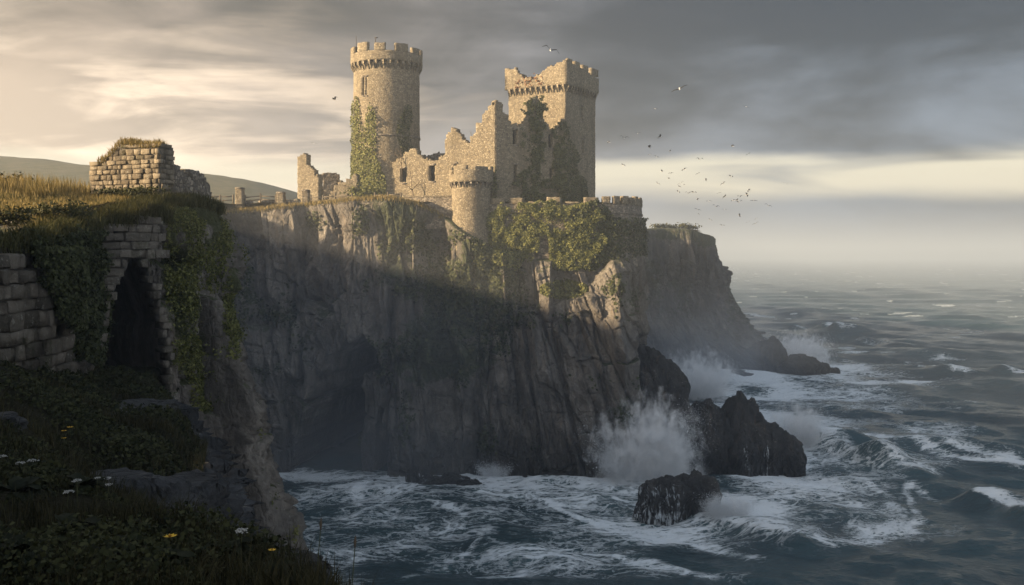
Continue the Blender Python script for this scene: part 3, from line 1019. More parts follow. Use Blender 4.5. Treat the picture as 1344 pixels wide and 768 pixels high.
Hs += 0.06 * fbm(SX * .55, SY * .55, 2, 3, 74) * fd
fo = np.zeros_like(SX)
breakers = [   # (pixel points on the water, height, front width, back width, foam on crest, foam trailing)
    ([(1030, 566), (1080, 585), (1140, 602), (1195, 618), (1250, 628)], 2.6, 2.6, 7.0, 0.95, 0.55),
    ([(1268, 648), (1290, 656), (1320, 668), (1350, 684), (1410, 706)], 1.9, 2.0, 6.0, 1.0, 0.15),
    ([(905, 668), (950, 690), (1000, 706), (1060, 718), (1120, 722)], 2.0, 2.4, 6.0, 0.65, 0.7),
    ([(1068, 431), (1090, 436), (1112, 441)], 2.4, 4, 14, 1.2, 0.2),
    ([(1118, 446), (1160, 452), (1210, 458)], 2.2, 5, 15, 0.4, 0.1),
    ([(1215, 486), (1240, 489), (1262, 494)], 1.8, 4, 10, 0.8, 0.1),
    ([(1312, 488), (1344, 494), (1380, 500)], 1.8, 4, 10, 0.9, 0.1),
    ([(1030, 428), (1042, 429), (1050, 431)], 1.6, 4, 10, 0.9, 0.1),
    ([(1205, 577), (1250, 590), (1300, 600), (1360, 606)], 0.8, 2.5, 7.0, 0.65, 0.3),
    ([(690, 640), (730, 632), (790, 640), (830, 655)], 0.8, 1.6, 4.0, 0.6, 0.5),
    ([(420, 660), (470, 640), (520, 650), (560, 672)], 0.6, 1.6, 4.0, 0.5, 0.4),
    ([(610, 700), (650, 716), (710, 740), (790, 752)], 0.8, 1.8, 4.5, 0.5, 0.3),
    ([(700, 690), (780, 700), (860, 712)], 0.7, 1.8, 4.0, 0.4, 0.4),
]
for pts, h, wf_, wb_, fc, ft in breakers:
    wpts = [wp(*p) for p in pts]
    d, sd_, al = pdist(SX, SY, wpts)
    wd = np.where(sd_ > 0, wf_, wb_)
    taper = sstep(al, -0.02, 0.18) * sstep(al, 1.02, 0.75)
    prof = np.exp(-(d / wd) ** 2) * taper
    nn = 0.75 + 0.5 * vnoise(SX * .2, SY * .2, 1, 81)
    Hs += h * prof * nn
    fo = np.maximum(fo, fc * np.exp(-(d / (0.45 * wd)) ** 2) * sstep(al, -0.02, 0.1) * sstep(al, 1.02, 0.8))
    fo = np.maximum(fo, ft * np.exp(-(d / (1.7 * wd)) ** 2) * taper * (sd_ <= 0))
patches = [(960, 655, 120, 38, 1.05), (1010, 612, 120, 36, 1.1), (1060, 636, 110, 34, 1.05), (1010, 660, 120, 30, 1.0), (870, 650, 90, 26, 1.1), (1120, 660, 60, 40, .7), (1110, 605, 90, 24, .8), (985, 570, 120, 60, .95), (900, 600, 60, 40, 1.15), (1045, 560, 40, 30, 1.1), (1120, 520, 110, 22, .55), (1050, 482, 105, 20, 1.0), (955, 495, 85, 30, 1.1), (1150, 500, 80, 16, .45),
           (600, 640, 200, 26, .72), (760, 640, 130, 30, .9), (480, 700, 130, 60, .72), (560, 730, 120, 30, .55), (860, 610, 90, 34, 1.0), (640, 690, 170, 30, .58), (540, 650, 120, 20, .6), (860, 690, 110, 28, .75), (1190, 560, 110, 20, .5),
           (1090, 560, 70, 24, .75), (700, 730, 200, 34, .50), (1140, 700, 40, 20, .5), (1205, 640, 12, 30, .45), (420, 650, 60, 20, .5), (930, 560, 60, 40, .8)]
for px, py, rx, ry, am in patches:
    x0, y0 = wp(px, py)
    ex, ey = rx * y0 / F, ry * y0 * y0 / (CAMZ * F)
    fo = np.maximum(fo, am * np.exp(-(((SX - x0) / ex) ** 2 + ((SY - y0) / ey) ** 2) ** 1.2))
wx_ = SX + 2.2 * fbm(SX * .10, SY * .10, 7, 3, 86)
wy_ = SY + 2.2 * fbm(SX * .10, SY * .10, 9, 3, 87)
trails = [([(690, 632), (740, 638), (790, 656), (850, 688), (905, 712), (970, 728)], 1.5, .85), ([(425, 700), (470, 668), (540, 655), (590, 672), (610, 705), (585, 742), (530, 765)], 1.3, .75),
          ([(545, 642), (620, 658), (700, 664), (765, 686), (840, 702)], 1.4, .8), ([(985, 640), (1070, 648), (1135, 672), (1155, 700), (1110, 722), (1010, 708)], 1.9, .9),
          ([(1050, 598), (1110, 620), (1165, 650), (1175, 690)], 1.8, .85), ([(1085, 574), (1180, 583), (1260, 600), (1360, 608)], 2.2, .8), ([(1060, 498), (1130, 506), (1215, 500)], 3.5, .75),
          ([(640, 768), (690, 738), (760, 728), (840, 742), (920, 765)], 1.2, .7), ([(930, 620), (1000, 628), (1060, 622), (1120, 640)], 1.8, .95), ([(470, 625), (440, 650), (455, 690), (520, 720), (600, 728)], 1.3, .7),
          ([(1090, 470), (1160, 476), (1240, 470)], 4.0, .6), ([(1200, 632), (1210, 660), (1196, 690)], 1.0, .8), ([(900, 560), (1000, 545), (1060, 552), (1110, 580)], 2.5, .9)]
for pts, wd, am in trails:
    d, sd_, al = pdist(wx_, wy_, [wp(*p) for p in pts])
    w2_ = wd * (0.5 + 0.9 * sstep(vnoise(SX * .15, SY * .15, 3, 88), -.6, .8))
    fo = np.maximum(fo, am * np.exp(-(d / w2_) ** 2))
    fo = np.maximum(fo, 0.45 * am * np.exp(-(d / (3.2 * w2_)) ** 2))
d, _, _ = pdist(SX, SY, [tuple(b[:2]) for b in bot[2:19]])
fo = np.maximum(fo, 0.75 * np.exp(-(d / 4.0) ** 2))
d, _, _ = pdist(SX, SY, [tuple(b[:2]) for b in fbot])
fo = np.maximum(fo, 0.95 * np.exp(-(d / 7.0) ** 2))
fo = fo * (0.78 + 0.45 * fbm(SX * .12, SY * .12, 4, 4, 84))
# scattered whitecaps offshore, on the higher crests
wc = fbm(SX * .075, SY * .045, 1, 3, 91)
wc2 = vnoise(SX * .16, SY * .3, 3, 92)
fo = np.maximum(fo, 0.50 * sstep(wc + 0.7 * wc2, 0.90, 1.2) * sstep(SY, 140, 220))
Pw = np.stack([SX + DX * fd, SY + DY * fd, Hs], -1)

m, g = new_mat('sea water')
geo = g.n('ShaderNodeNewGeometry')
P = geo.outputs['Position']
foam_a = g.n('ShaderNodeAttribute', attribute_name='foam').outputs['Fac']
wv = g.v('ADD', P, g.v('MULTIPLY', g.v('SUBTRACT', g.n('ShaderNodeTexNoise', {'Vector': P, 'Scale': 0.28, 'Detail': 4}).outputs[1], (0.5, 0.5, 0.5)), (5.0, 5.0, 0)))
wv = g.scale(wv, (1, 1, 0.0))
l2 = g.vor(g.scale(wv, (0.9, 0.7, 1)), 1.0, 'DISTANCE_TO_EDGE').outputs['Distance']
r1 = g.m('SUBTRACT', 1.0, g.m('ABSOLUTE', g.m('SUBTRACT', g.m('MULTIPLY', g.noise(g.scale(P, (0.16, 0.30, 0)), 1.0, 4, 0.6, 1.2), 2.0), 1.0)))
r2 = g.m('SUBTRACT', 1.0, g.m('ABSOLUTE', g.m('SUBTRACT', g.m('MULTIPLY', g.noise(g.scale(P, (0.5, 0.95, 0)), 1.0, 5, 0.65, 1.0), 2.0), 1.0)))
lace = g.m('MAXIMUM', g.ss(r1, 0.82, 0.99), g.m('MULTIPLY', g.ss(r2, 0.80, 0.99), 0.8))
lace = g.m('MAXIMUM', lace, g.m('MULTIPLY', g.ss(l2, 0.16, 0.0), 0.6))
fnz = g.noise(P, 1.6, 8, 0.78)
fm = g.m('ADD', g.m('MULTIPLY', foam_a, 0.92), g.m('MULTIPLY', lace, 0.50))
fm = g.m('ADD', fm, g.m('MULTIPLY', g.m('SUBTRACT', fnz, 0.5), 0.9))
fmask = g.ss(fm, 0.56, 0.98)
fmask = g.m('MULTIPLY', fmask, g.ss(foam_a, 0.06, 0.34))
rip = g.m('ADD', g.noise(g.scale(P, (1, 1, 0.3)), 0.9, 6, 0.62, 0.4), g.m('MULTIPLY', g.noise(g.scale(P, (0.35, 1.0, 0.3)), 0.22, 5, 0.6, 0.5), 2.2))
nr = g.bump(g.m('ADD', rip, g.m('MULTIPLY', fmask, 0.45)), 0.40, 0.75)
wcol = g.mix(g.ss(g.noise(P, 0.05, 3), 0.35, 0.65), (0.010, 0.032, 0.040), (0.018, 0.052, 0.060))
wcol = g.mix(g.m('MULTIPLY', g.ss(foam_a, 0.12, 0.95), 0.85), wcol, (0.15, 0.225, 0.23))
col = g.mix(fmask, wcol, (0.74, 0.77, 0.78))
finish(g, col, g.m('ADD', 0.16, g.m('MULTIPLY', fmask, 0.6)), nr, 0.5, IOR=1.33)
M['sea'] = m
tag(link('sea', mesh_np('sea', Pw, grid_quads(len(pxc), len(pyr))[:, ::-1], None, M['sea'], True, {'foam': np.clip(fo, 0, 1.2)})), kind='structure')


# rocks standing in the surf
def foam_small(V):
    return 0.52 * sstep(V[:, 2], 4.4, 3.0) * sstep(V[:, 0], 20.6, 17.6) + 0.14 * sstep(V[:, 2], 1.2, .2)


x0, y0 = wp(892, 676)
sea_rock('small rounded black rock nearest in the surf with white water pouring off it',
         [((x0 - 0.8, y0 + .5, 0.8), (3.9, 3.0, 4.0), 5, 6), ((x0 + 2.2, y0 + 1.2, 1.2), (2.7, 2.6, 3.9), 8, 5), ((x0 - 2.9, y0 + .3, 0.2), (2.3, 2.0, 2.3), 12, 5)], foamf=foam_small)


def foam_big(V):
    s = np.exp(-((V[:, 0] - 33) / 1.2) ** 2) + np.exp(-((V[:, 0] - 30) / 0.7) ** 2)
    return 0.55 * s * sstep(V[:, 2], 4.6, 3.2)


x0, y0 = wp(965, 612)
sea_rock('largest black sea rock off the cliff foot with two peaks and a low right spur',
         [((x0 - 3.2, y0 + 1, 2.2), (4.8, 4.2, 7.2), 21, 6), ((x0 + 0.8, y0 + 2, 2.2), (4.8, 4.4, 6.9), 22, 6), ((x0 + 4.6, y0 - .2, 0.8), (4.4, 3.4, 5.4), 23, 6),
          ((x0 + 7.0, y0 - .8, 0.2), (3.0, 2.4, 3.6), 25, 5), ((x0 - 6.2, y0 + 2, 1.0), (3.6, 3.4, 6.6), 27, 5), ((x0 + 0.6, y0 - 2.2, 0.2), (4.4, 2.4, 4.6), 29, 5)], foamf=foam_big)
x0, y0 = wp(590, 634)
sea_rock('low dark reef awash in the cove below the castle cliff', [((x0, y0, -0.5), (3.6, 1.5, 1.7), 41, 5), ((x0 - 2.4, y0 + .8, -0.5), (2.2, 1.5, 1.5), 42, 5), ((x0 - 4.6, y0 + 2.6, -0.3), (1.8, 1.2, 1.9), 43, 5), ((x0 + 4.2, y0 + 4.4, -0.4), (2.8, 1.2, 2.0), 44, 5), ((x0 + 2.4, y0 - .8, -0.6), (2.0, 1.2, 1.4), 45, 5)],
         foamf=lambda V: 0.40 * sstep(V[:, 2], 1.6, .1) + 0.30 * vnoise(V[:, 0] * 1.3, V[:, 1] * 1.3, V[:, 2] * .3, 5))
x0, y0 = wp(1050, 492)
sea_rock('jagged black reef at the tip of the far headland', [((x0, y0, .5), (5, 5, 4.2), 51, 5), ((x0 + 5.0, y0 + 2, .2), (3.6, 3, 3.2), 52, 5), ((x0 - 6, y0 + 6, 1.5), (6, 5, 7.0), 53, 5), ((x0 + 8.2, y0 + 2, 0), (2.2, 2, 1.8), 54, 4)])
x0, y0 = wp(975, 497)
sea_rock('low dark rock in the surf before the far headland', [((x0, y0 + 4, 0.0), (5, 3, 1.8), 57, 5), ((x0 - 7, y0 + 6, 0.0), (4, 3, 2.4), 58, 5)])
sea_rock('black rock shoulder leaning on the right foot of the castle cliff',
         [((ax(862, 131), 131, 6.5), (3.6, 5.0, 9.0), 61, 6), ((ax(882, 129), 129.5, 3.0), (3.4, 4.4, 8.0), 62, 6), ((ax(838, 127), 127.5, 3.0), (4.5, 3.5, 7.0), 63, 6)], 'rock_shoulder')


# ------------------------------------------------------------------ masonry builder
class Path:
    def __init__(self, pts, step, closed=False):
        pts = [np.asarray(p, float) for p in pts]
        P, corner = [], []
        n = len(pts)
        segs = n if closed else n - 1
        for i in range(segs):
            a, b = pts[i], pts[(i + 1) % n]
            k = max(1, int(round(np.linalg.norm(b - a) / step)))
            for j in range(k):
                P.append(a + (b - a) * j / k)
        if not closed:
            P.append(pts[-1])
        self.P = np.array(P)
        self.closed = closed
        nx = np.roll(self.P, -1, 0) - self.P
        pv = self.P - np.roll(self.P, 1, 0)
        if not closed:
            nx[-1] = pv[-1]
            pv[0] = nx[0]
        nx /= np.linalg.norm(nx, axis=1)[:, None]
        pv /= np.linalg.norm(pv, axis=1)[:, None]
        n1 = np.stack([nx[:, 1], -nx[:, 0]], 1)
        n2 = np.stack([pv[:, 1], -pv[:, 0]], 1)
        mm = n1 + n2
        mm /= np.linalg.norm(mm, axis=1)[:, None]
        self.N = mm / np.maximum(0.35, (mm * n1).sum(1))[:, None]
        seg_ = np.linalg.norm(np.diff(np.vstack([self.P, self.P[:1]]) if closed else self.P, axis=0), axis=1)
        self.U = np.concatenate([[0], np.cumsum(seg_)])
        self.L = self.U[-1]

    def off(self, d):
        p = Path.__new__(Path)
        p.__dict__.update(self.__dict__)
        p.P = self.P + self.N * d
        return p

    def at(self, u):
        u = np.asarray(u, float)
        P = np.vstack([self.P, self.P[:1]]) if self.closed else self.P
        N = np.vstack([self.N, self.N[:1]]) if self.closed else self.N
        f = lambda A, c: np.interp(u, self.U[:len(A)], A[:, c])
        return np.stack([f(P, 0), f(P, 1)], -1), np.stack([f(N, 0), f(N, 1)], -1)


def circle(c, r, step, a0=-180.0, a1=180.0):
    th = np.radians(np.linspace(a0, a1, max(8, int(round(math.radians(a1 - a0) * r / step))) + 1))
    pts = np.stack([c[0] + r * np.sin(th), c[1] - r * np.cos(th)], 1)
    full = abs(a1 - a0) >= 359.9
    if full:
        pts = pts[:-1]
    p = Path(list(pts), 1e6, full)
    return p


def shell_geo(path, zs, thick, solid=None, jit=0.03, seed=0, taper=0.0):
    zs = np.asarray(zs, float)
    P, N = path.P, path.N
    nu, nz = len(P), len(zs)
    nc = nu if path.closed else nu - 1
    uc = (path.U[:nc] + path.U[1:nc + 1]) / 2
    zc = (zs[:-1] + zs[1:]) / 2
    UC, ZC = np.meshgrid(uc, zc, indexing='ij')
    S = np.ones(UC.shape, bool) if solid is None else solid(UC, ZC)
    rs = np.random.RandomState(seed)
    tp = -taper * (zs - zs[0])
    V = np.zeros((2, nu, nz, 3))
    for k, o in ((0, 0.0), (1, -thick)):
        V[k, :, :, 0] = P[:, None, 0] + N[:, None, 0] * (o + tp)
        V[k, :, :, 1] = P[:, None, 1] + N[:, None, 1] * (o + tp)
        V[k, :, :, 2] = zs
    V += rs.uniform(-jit, jit, V.shape)
    idx = np.arange(2 * nu * nz).reshape(2, nu, nz)
    i = np.arange(nc)
    ip = (i + 1) % nu
    a = idx[0][i][:, :-1], idx[0][ip][:, :-1], idx[0][ip][:, 1:], idx[0][i][:, 1:]
    b = idx[1][i][:, :-1], idx[1][ip][:, :-1], idx[1][ip][:, 1:], idx[1][i][:, 1:]
    Q = [np.stack(a, -1)[S], np.stack((b[0], b[3], b[2], b[1]), -1)[S]]
    E = np.zeros_like(S)
    up = np.concatenate([S[:, 1:], E[:, :1]], 1)
    dn = np.concatenate([E[:, :1], S[:, :-1]], 1)
    if path.closed:
        rt, lf = np.roll(S, -1, 0), np.roll(S, 1, 0)
    else:
        rt = np.concatenate([S[1:], E[:1]], 0)
        lf = np.concatenate([E[:1], S[:-1]], 0)
    m_ = S & ~up
    Q.append(np.stack((a[3], a[2], b[2], b[3]), -1)[m_])
    m_ = S & ~dn
    Q.append(np.stack((a[0], b[0], b[1], a[1]), -1)[m_])
    m_ = S & ~rt
    Q.append(np.stack((a[1], b[1], b[2], a[2]), -1)[m_])
    m_ = S & ~lf
    Q.append(np.stack((a[0], a[3], b[3], b[0]), -1)[m_])
    Q = np.concatenate(Q)
    V = V.reshape(-1, 3)
    us = np.unique(Q)
    rm = np.zeros(len(V), int)
    rm[us] = np.arange(len(us))
    return V[us], rm[Q]


def zr(a, b, d=0.25):
    return np.linspace(a, b, max(1, int(round((b - a) / d))) + 1)


def shell(name, parent, mat, path, zs, thick, solid=None, jit=0.03, seed=0, taper=0.0):
    V, Q = shell_geo(path, zs, thick, solid, jit, seed, taper)
    return part(name, V, Q, None, M[mat], parent)


def holes(wins):
    def f(U, Z):
        s = np.ones(U.shape, bool)
        for (u0, u1, z0, z1) in wins:
            s &= ~((U > u0) & (U < u1) & (Z > z0) & (Z < z1))
        return s
    return f


def window_part(parent, path, u0, u1, z0, z1, depth=0.55):
    """opening: near-black backing set deep in the wall, painting the unlit interior, plus a stone lintel and sill"""
    uu = np.array([u0 - .15, (u0 + u1) / 2, u1 + .15])
    p, n = path.at(uu)
    p = p - n * depth
    V = [(*p[i], z) for z in (z0 - .15, z1 + .15) for i in range(3)]
    w_ = part('window', V, [[0, 1, 4, 3], [1, 2, 5, 4]], None, M['interior_shade'], parent)
    p2, n2 = path.at(np.array([u0 - .12, u1 + .12]))
    for nm, za, zb in (('lintel', z1 - 0.02, z1 + 0.22), ('sill', z0 - 0.18, z0 + 0.02)):
        mb = MB()
        o, i_ = p2 + n2 * 0.06, p2 - n2 * 0.30
        mb.add([(*o[0], za), (*o[1], za), (*i_[1], za), (*i_[0], za), (*o[0], zb), (*o[1], zb), (*i_[1], zb), (*i_[0], zb)],
               [[0, 3, 2, 1], [4, 5, 6, 7], [0, 1, 5, 4], [1, 2, 6, 5], [2, 3, 7, 6], [3, 0, 4, 7]])
        mb.part(nm, M['stone_low'], w_)
    return w_


def corbel(parent, p, n, z, w=0.34, h=0.85, out=0.5, mat='stone'):
    t = np.array([-n[1], n[0]])
    prof = [(-0.1, 0), (0.10, 0.05), (out * .55, h * .5), (out, h * .62), (out, h), (-0.1, h)]
    V = []
    for s in (-1, 1):
        for (o, zz_) in prof:
            q_ = p + n * o + t * (s * w / 2)
            V.append((q_[0], q_[1], z + zz_))
    k = len(prof)
    Q = [[i, (i + 1) % k, k + (i + 1) % k, k + i] for i in range(k)]
    mb = MB()
    mb.add(np.array(V) + RS.uniform(-.02, .02, (2 * k, 3)), Q + [[0, 1, 2, 3], [0, 3, 4, 5], [k + 3, k + 2, k + 1, k], [k + 5, k + 4, k + 3, k]])
    return mb.part('corbel', M[mat], parent)


def disc(name, parent, mat, c, r, z, n=40):
    th = np.arange(n) / n * 2 * math.pi
    V = [(c[0], c[1], z)] + [(c[0] + r * math.cos(t), c[1] + r * math.sin(t), z) for t in th]
    return part(name, V, None, [[0, 1 + i, 1 + (i + 1) % n] for i in range(n)], M[mat], parent)


# ---- round tower ------------------------------------------------------
TC, TR = (ax(507.5, 143.0), 143.0), 4.68
tz0 = 34.0
rt = thing('round_tower', 'tall round rubble stone tower with battlements and corbels, ivy up its left side', 'tower', (TC[0], TC[1], tz0))
pth = circle(TC, TR + .12, 0.24)


def tu(th_deg):
    return (math.radians(th_deg) + math.pi) * (TR + .12)


rwins = [(tu(-37) - .16, tu(-37) + .16, 50.3, 52.9), (tu(-29.5) - .16, tu(-29.5) + .16, 50.3, 52.9), (tu(40) - .2, tu(40) + .2, 46.0, 48.0)]
shell('shaft', rt, 'stone', pth, zr(tz0, 55.0, 0.25), 1.2, holes(rwins), 0.035, 1, 0.006)
for w_ in rwins:
    window_part(rt, pth.off(-.1), *w_)
hp_ = circle(TC, 5.12, 0.24)
shell('parapet', rt, 'stone', hp_, zr(55.15, 56.45, 0.22), 0.55, None, 0.03, 2)
nm_ = 11
for i in range(nm_):
    a0 = -180 + 360 / nm_ * i + 4
    mp = circle(TC, 5.12, 0.24, a0, a0 + 360 / nm_ * (0.62 + 0.08 * math.sin(i * 2.3)))
    hh = 57.55 + 0.18 * math.sin(i * 3.7) - (0.45 if i in (2, 7) else 0)
    shell('merlon', rt, 'stone', mp, zr(56.40, hh, 0.22), 0.55, None, 0.035, 10 + i)
for i in range(32):
    th = math.radians(i * 360 / 32)
    n = np.array([math.sin(th), -math.cos(th)])
    corbel(rt, np.array(TC) + n * (TR - .1), n, 53.9, 0.44, 1.3, 0.52)
sc_ = circle(TC, TR + .17, 0.4)
shell('string_course', rt, 'stone_low', sc_, [44.6, 44.85], 0.3, None, 0.015, 3)
disc('roof_platform', rt, 'roof', TC, 5.0, 55.4)
mb = MB()
mb.tube([(TC[0] - 4.0, TC[1] - 2.4, 56.2), (TC[0] - 4.02, TC[1] - 2.4, 59.0)], [0.07, 0.05], 6)
mb.part('iron_post', M['iron'], rt)
mb = MB()
mb.tube([(TC[0] - 0.95, TC[1] - 4.8, 57.3), (TC[0] - 0.95, TC[1] - 4.8, 58.2)], [0.06, 0.05], 6)
mb.box((TC[0] - 0.85, TC[1] - 4.8, 58.2), (0.45, 0.12, 0.14))
mb.part('iron_post', M['iron'], rt)

# ---- square tower -----------------------------------------------------
C0 = np.array([ax(742.5, 138.5), 138.5])
aL = math.radians(31)
A = 9.3
Lc = C0 + A * np.array([-math.cos(aL), math.sin(aL)])
Rc = C0 + A * np.array([math.sin(aL), math.cos(aL)])
Bc = Lc + (Rc - C0)
sq0 = 34.0
sq = thing('square_tower', 'square rubble stone keep with broken battlements, sunlit left face and shaded right face', 'tower', (*((C0 + Bc) / 2), sq0))
sp = Path([Lc, C0, Rc, Bc], 0.25, True)
LA = np.linalg.norm(C0 - Lc)


def uR(px):   # distance along the right face for a picture column
    return LA + np.interp(px, [742.5, 781], [0, A])


swins = [(uR(763) - .28, uR(763) + .28, 47.2, 49.3), (uR(764) - .28, uR(764) + .28, 42.6, 44.6)]
shell('walls', sq, 'stone', sp, zr(sq0, 51.8, 0.25), 1.1, holes(swins), 0.035, 21)
for w_ in swins:
    window_part(sq, sp, *w_)
po = sp.off(0.38)
topk = np.array([[0, 54.9], [0.7, 54.9], [1.4, 54.6], [2.2, 53.6], [3.2, 53.3], [4.4, 53.0], [5.4, 53.5], [6.4, 54.2], [7.4, 54.6], [8.3, 54.9], [9.3, 55.1], [9.3 + 9.3, 54.0], [27.9, 54.2], [37.2, 54.9]])


def sq_top(U, Z):
    n = 0.22 * vnoise(U * 2.1, Z * 0, 0, 3)
    return Z < np.interp(U, topk[:, 0], topk[:, 1]) + n * (U < 9.2)


shell('parapet', sq, 'stone', po, zr(51.75, 55.3, 0.22), 0.55, sq_top, 0.035, 22)
for (u0, u1) in ((9.35, 10.5), (11.5, 12.9), (14.0, 15.5), (16.7, 18.55)):
    uu = np.linspace(u0, u1, 6)
    p_, n_ = po.at(uu)
    mp = Path(list(p_), 10)
    mp.N = n_
    shell('merlon', sq, 'stone', mp, zr(54.2, 55.35 - 0.1 * (u0 > 12), 0.22), 0.55, None, 0.03, int(u0 * 9))
for k in range(11):
    u = 0.3 + k * (LA - .6) / 10
    p_, n_ = sp.at(u)
    corbel(sq, p_, np.array([-math.sin(aL), -math.cos(aL)]), 50.75, 0.38, 1.05, 0.42)
for k in range(12):
    u = LA + 0.3 + k * (A - .6) / 11
    p_, n_ = sp.at(u)
    corbel(sq, p_, np.array([math.cos(aL), -math.sin(aL)]), 50.75, 0.38, 1.05, 0.42)
part('roof_platform', [(*Lc, 52.4), (*C0, 52.4), (*Rc, 52.4), (*Bc, 52.4)], [[0, 1, 2, 3]], None, M['roof'], sq)

# ---- ruined hall --------------------------------------------------------
HA = np.array([ax(650.5, 132.6), 132.6])
HB = np.array([ax(511, 138.6), 138.6])
HC = np.array([ax(741, 138.3), 138.3])


def px_u(path, p0, p1, px):
    """distance along a straight wall for picture columns"""
    d = (p1 - p0) / np.linalg.norm(p1 - p0)
    k = (np.asarray(px, float) - 672) / F
    return (k * p0[1] - p0[0]) / (d[0] - k * d[1])


def ruin_top(path, p0, p1, tops, seed, amp=0.28, wins=()):
    tops = np.array(tops, float)
    d = (p1 - p0) / np.linalg.norm(p1 - p0)
    us = px_u(path, p0, p1, tops[:, 0])
    Ys = p0[1] + us * d[1]
    zs = CAMZ + (HY - tops[:, 1]) / F * Ys
    wl = []
    for (pa, pb, ya, yb) in wins:
        ua, ub = px_u(path, p0, p1, [pa, pb])
        Ym = p0[1] + (ua + ub) / 2 * d[1]
        wl.append((ua, ub, CAMZ + (HY - yb) / F * Ym, CAMZ + (HY - ya) / F * Ym))
    hf = holes(wl)

    def f(U, Z):
        n = amp * (rnd(np.floor(U / 0.34), np.floor(Z * 0), np.zeros_like(U), seed) - .5) * 1.6
        Us = np.floor(U / 0.95 + 0.35 * vnoise(U * .7, 0 * U, 0, seed)) * 0.95 + 0.47      # stones break away in steps
        return (Z < 0.35 * np.interp(U, us, zs) + 0.65 * np.interp(Us, us, zs) + n) & hf(U, Z)
    return f, wl, us, zs


hall = thing('ruined_hall', 'roofless ruined stone hall with a stepped broken gable between the two towers', 'ruin', (HA[0], HA[1] + 2, 34.5))
pAB = Path([HB, HA], 0.22)
tAB = [(511, 214), (518, 210), (527, 203), (538, 198), (546, 196), (552, 203), (558, 209), (572, 211), (580, 205), (584, 196), (588, 176), (592, 169), (600, 168), (604, 172), (606, 187), (616, 185), (623, 172), (631, 158), (638, 146), (645, 137), (651, 134)]
fAB, wAB, _, _ = ruin_top(pAB, HB, HA, tAB, 5, 0.25, [(526.5, 533, 221, 240), (564, 571, 217, 238), (596, 600, 215, 222)])
shell('front_wall', hall, 'stone', pAB, zr(33.5, 49.5, 0.22), 1.1, fAB, 0.05, 31)
for w_ in wAB:
    window_part(hall, pAB, *w_, depth=0.7)
pAC = Path([HA + np.array([0.02, 0.03]), HC], 0.22)
tAC = [(650, 134), (656, 134), (660, 143), (664, 150), (668, 158), (673, 164), (684, 164), (689, 156), (691, 140), (693, 131), (698, 127), (705, 128), (710, 134), (714, 143), (715, 160), (722, 168), (729, 172), (733, 166), (736, 158), (741, 154)]
fAC, wAC, _, _ = ruin_top(pAC, HA, HC, tAC, 6, 0.28, [(673.5, 678, 170, 190), (674, 679, 216, 240), (720.5, 725, 176, 194), (721, 725.5, 221, 240)])
shell('side_wall', hall, 'stone', pAC, zr(33.5, 50.0, 0.22), 1.1, fAC, 0.05, 32)
for w_ in wAC:
    window_part(hall, pAC, *w_, depth=0.7)
bw0, bw1 = np.array([ax(548, 146), 146.0]), np.array([ax(600, 147), 147.0])
pBW = Path([bw0, bw1], 0.25)
fBW, _, _, _ = ruin_top(pBW, bw0, bw1, [(548, 214), (556, 204), (566, 202), (580, 201), (600, 200)], 7, 0.2)
shell('back_wall', hall, 'stone_low', pBW, zr(34, 44, 0.25), 0.9, fBW, 0.05, 33)

# ---- the ruined gable left of the round tower ---------------------------
gb0, gb1 = np.array([ax(390.5, 140.5), 140.5]), np.array([ax(418.5, 139.2), 139.2])
gab = thing('ruined_gable', 'jagged narrow shard of ruined wall left of the round tower, window wall behind', 'ruin', (gb0[0] + 2, 140, 34.6))
pg = Path([gb0, gb1], 0.22)
fg, _, _, _ = ruin_top(pg, gb0, gb1, [(390, 212), (393, 205), (398, 201), (402, 202), (405, 212), (409, 221), (413, 226), (417, 230), (418.5, 248)], 8, 0.2)
shell('tall_wall', gab, 'stone', pg, zr(33.4, 43.5, 0.22), 1.0, fg, 0.05, 41)
g2a, g2b = np.array([ax(414, 146), 146.0]), np.array([ax(452, 147), 147.0])
pg2 = Path([g2a, g2b], 0.22)
fg2, wg2, _, _ = ruin_top(pg2, g2a, g2b, [(414, 230), (420, 227), (440, 227), (450, 231), (452, 240)], 9, 0.15, [(418.5, 424, 234, 244)])
shell('window_wall', gab, 'stone_low', pg2, zr(33.6, 41, 0.22), 0.8, fg2, 0.05, 42)
g3a, g3b = np.array([ax(430, 139.5), 139.5]), np.array([ax(470, 139.0), 139.0])
pg3 = Path([g3a, g3b], 0.22)
fg3, _, _, _ = ruin_top(pg3, g3a, g3b, [(430, 262), (434, 254), (440, 246), (447, 240), (455, 236), (464, 231), (470, 229)], 10, 0.22)
shell('low_wall', gab, 'stone', pg3, zr(33.4, 40, 0.22), 0.9, fg3, 0.05, 43)

# ---- curtain walls, bastion and corner turret ---------------------------
cwall = thing('curtain_wall', 'low plain retaining wall under the hall, left of the corner turret', 'wall', (ax(570, 131), 131.2, 32))
pcw = Path([(ax(528, 132.4), 132.4), (ax(560, 131.6), 131.6), (ax(604, 131.0), 131.0)], 0.25)
shell('masonry', cwall, 'stone_low', pcw, zr(31.5, 35.7, 0.25), 0.8, None, 0.05, 51)
V, Q = shell_geo(pcw.off(0.08), [35.65, 35.9], 1.0, None, 0.03, 52)
part('coping', V, Q, None, M['stone'], cwall)

